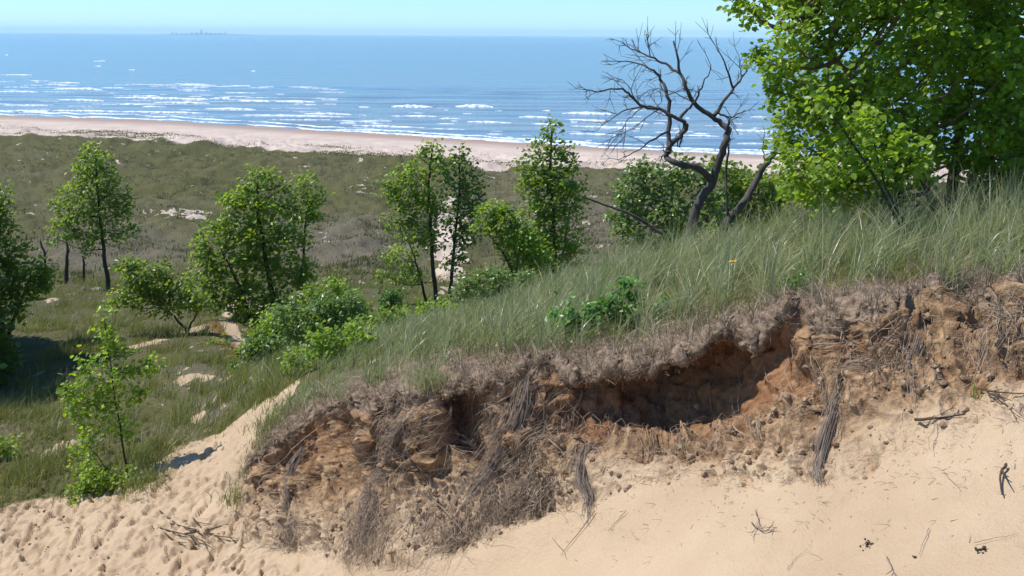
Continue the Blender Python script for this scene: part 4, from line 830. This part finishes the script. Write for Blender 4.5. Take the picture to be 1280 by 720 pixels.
# swash line along the shore
pxl = np.arange(-300, 1500, 2.); nn_ = vnoise(np.stack([pxl * .06, 0 * pxl, 0 * pxl], -1), 12) * .8
for dy_, th in ((1.0, 1.6), (5.0, 1.3)):
    pyl = np.interp(pxl, *PYW) - dy_ + nn_; d_ = 14. / -ray(pxl, pyl)[1]; base = P(pxl, pyl, d_); wd = np.abs(14. / -ray(pxl, pyl - th)[1] - d_) * (.5 + .5 * vnoise(np.stack([pxl * .05, 0 * pxl + dy_, 0 * pxl], -1), 14))
    wd = np.clip(wd, .02, None)
    for a, z in ((-.5, -.02), (0, .12), (.5, -.02)): vs.append(base + np.stack([0 * wd, a * wd, 0 * wd + z], -1))
    m = len(pxl); i = np.arange(m - 1)
    for k in range(2): fs_.append(np.stack([n0 + k * m + i, n0 + k * m + i + 1, n0 + (k + 1) * m + i + 1, n0 + (k + 1) * m + i], -1))
    n0 += 3 * m
o = mesh('surf_foam', np.concatenate(vs), np.concatenate(fs_), M_foam); tag(o, 'white foam crests of small waves breaking along the shore', 'surf', kind='stuff')

# ------------------------------------------------------------------ far city skyline
t = NT('tower_concrete_hazed'); M_city = t.finish(t.bsdf((.48, .52, .56), .8).outputs[0])  # haze tint put into the colour: concrete made paler and bluer for distance
D = 12000.; sp = D / F
def boxes(bs):
    vs, fs_ = [], []
    for cx, cy, w, dpt, z0, z1, tp in bs:
        n0 = len(vs)
        for z, s in ((z0, 1), (z1, tp)):
            for sx, sy_ in ((-1, -1), (1, -1), (1, 1), (-1, 1)): vs.append((cx + sx * w / 2 * s, cy + sy_ * dpt / 2 * s, z))
        fs_ += [tuple(n0 + i for i in q_) for q_ in ((0, 1, 5, 4), (1, 2, 6, 5), (2, 3, 7, 6), (3, 0, 4, 7), (4, 5, 6, 7), (3, 2, 1, 0))]
    return vs, fs_
def xat(px): return float(ray(px, 44)[0]) * D
city = [(216, 3.2, 2.2, 'skyscraper with a mast at the left end of the far skyline', 1), (221, 2.2, 2.4, 'squat tower right of the leftmost masted one', 0), (227, 2.0, 2, 'low tower in the left third of the far skyline', 0), (233, 2.6, 1.8, 'mid height tower left of the tallest far one', 0),
        (240, 2.9, 2.4, 'broad tower two left of the tallest far tower', 0), (246, 3.4, 2, 'tower directly left of the tallest far tower', 0), (252, 5.6, 2.2, 'tallest stepped tower in the middle of the far skyline', 1), (258, 3.5, 2.2, 'tower directly right of the tallest far tower', 0),
        (264, 2.8, 2.6, 'broad tower in the right half of the far skyline', 0), (270, 2.4, 2, 'slim tower in the right half of the far skyline', 0), (276, 2.7, 2, 'tower second from the right end of the far skyline', 0), (282, 4.0, 1.8, 'pointed skyscraper at the right end of the far skyline', 1)]
for px, hp, w, lb, mast in city:
    hgt_ = hp * sp + 6; bs = [(0, 0, w * sp, w * sp, -3, hgt_ * .62, 1), (0, 0, w * sp * .8, w * sp * .8, hgt_ * .62, hgt_ * .86, 1), (0, 0, w * sp * .55, w * sp * .55, hgt_ * .86, hgt_, .8)]
    v, f = boxes(bs); e = mesh('skyscraper', v, f, M_city, smooth=False, loc=(xat(px), D, 0)); tag(e, lb, 'skyscraper', 'towers of the far city across the lake')
    if mast: v, f = boxes([(0, 0, sp * .35, sp * .35, hgt_, hgt_ * 1.28, .3)]); mesh('mast', v, f, M_city, e, smooth=False)
sh = []
for k in range(60):
    px = 190 + k * 2; sh.append((xat(px), D + 300, 2.2 * sp, 200, -3, (1.0 + 1.7 * rw_.random() * math.exp(-((px - 250) / 40) ** 2)) * sp, .95))
for k in range(8): sh.append((xat(58 + k * 2.4), D + 300, 2.6 * sp, 200, -3, rw_.uniform(.4, 1.0) * sp, .95))
v, f = boxes(sh); tag(mesh('far_shore', v, f, M_city, smooth=False), kind='structure')

# ------------------------------------------------------------------ air, sky, sun, camera
hz = bpy.data.materials.new('haze_air'); hz.use_nodes = True; hz.node_tree.nodes.clear()
ho = hz.node_tree.nodes.new('ShaderNodeOutputMaterial'); hv = hz.node_tree.nodes.new('ShaderNodeVolumePrincipled')
hv.inputs['Color'].default_value = (.60, .88, 1, 1); hv.inputs['Density'].default_value = 1.1e-4; hz.node_tree.links.new(hv.outputs[0], ho.inputs['Volume'])
v, f = boxes([(0, 6200, 30000, 12800, -8, 66, 1)]); tag(mesh('haze', v, f, hz, smooth=False), 'thin blue air over the lake and the far shore', 'haze', kind='stuff')

S_EL = 57.; S_AZ = -86.       # azimuth from +Y (view direction), negative = left
w = bpy.data.worlds.new('World'); bpy.context.scene.world = w; w.use_nodes = True; nt = w.node_tree
bg = nt.nodes['Background']; sk = nt.nodes.new('ShaderNodeTexSky'); sk.sky_type = 'NISHITA'; sk.sun_disc = False; sk.sun_elevation = R(S_EL); sk.sun_rotation = R(S_AZ)
sk.air_density = 1.0; sk.dust_density = .0; sk.ozone_density = 4.0; sk.altitude = 800
mt = nt.nodes.new('ShaderNodeMix'); mt.data_type = 'RGBA'; mt.blend_type = 'MULTIPLY'; mt.inputs[0].default_value = 1; nt.links.new(sk.outputs[0], mt.inputs[6]); mt.inputs[7].default_value = (.62, .90, 1.15, 1)
nt.links.new(mt.outputs[2], bg.inputs[0]); bg.inputs[1].default_value = .12
sd = Vector((math.sin(R(S_AZ)) * math.cos(R(S_EL)), math.cos(R(S_AZ)) * math.cos(R(S_EL)), math.sin(R(S_EL))))
L = bpy.data.lights.new('sun', 'SUN'); L.energy = 4.3; L.angle = R(.5); L.color = (1, .955, .89)
lo = bpy.data.objects.new('sun', L); C.objects.link(lo); lo.rotation_euler = sd.to_track_quat('Z', 'Y').to_euler(); lo.location = (-20, 10, 40)
cam = bpy.data.cameras.new('camera'); co = bpy.data.objects.new('camera', cam); C.objects.link(co); bpy.context.scene.camera = co
cam.sensor_width = 36; cam.lens = 36 * F / 1280; cam.clip_start = .05; cam.clip_end = 90000
co.matrix_world = Matrix.Translation((0, 0, H)) @ Matrix.Rotation(math.pi / 2 - PITCH, 4, 'X') @ Matrix.Rotation(ROLL, 4, 'Z')
sc = bpy.context.scene; sc.view_settings.view_transform = 'Standard'; sc.view_settings.look = 'None'; sc.view_settings.exposure = .42; sc.view_settings.gamma = 1
sc.render.engine = 'CYCLES'; sc.cycles.volume_bounces = 1; sc.cycles.transparent_max_bounces = 8
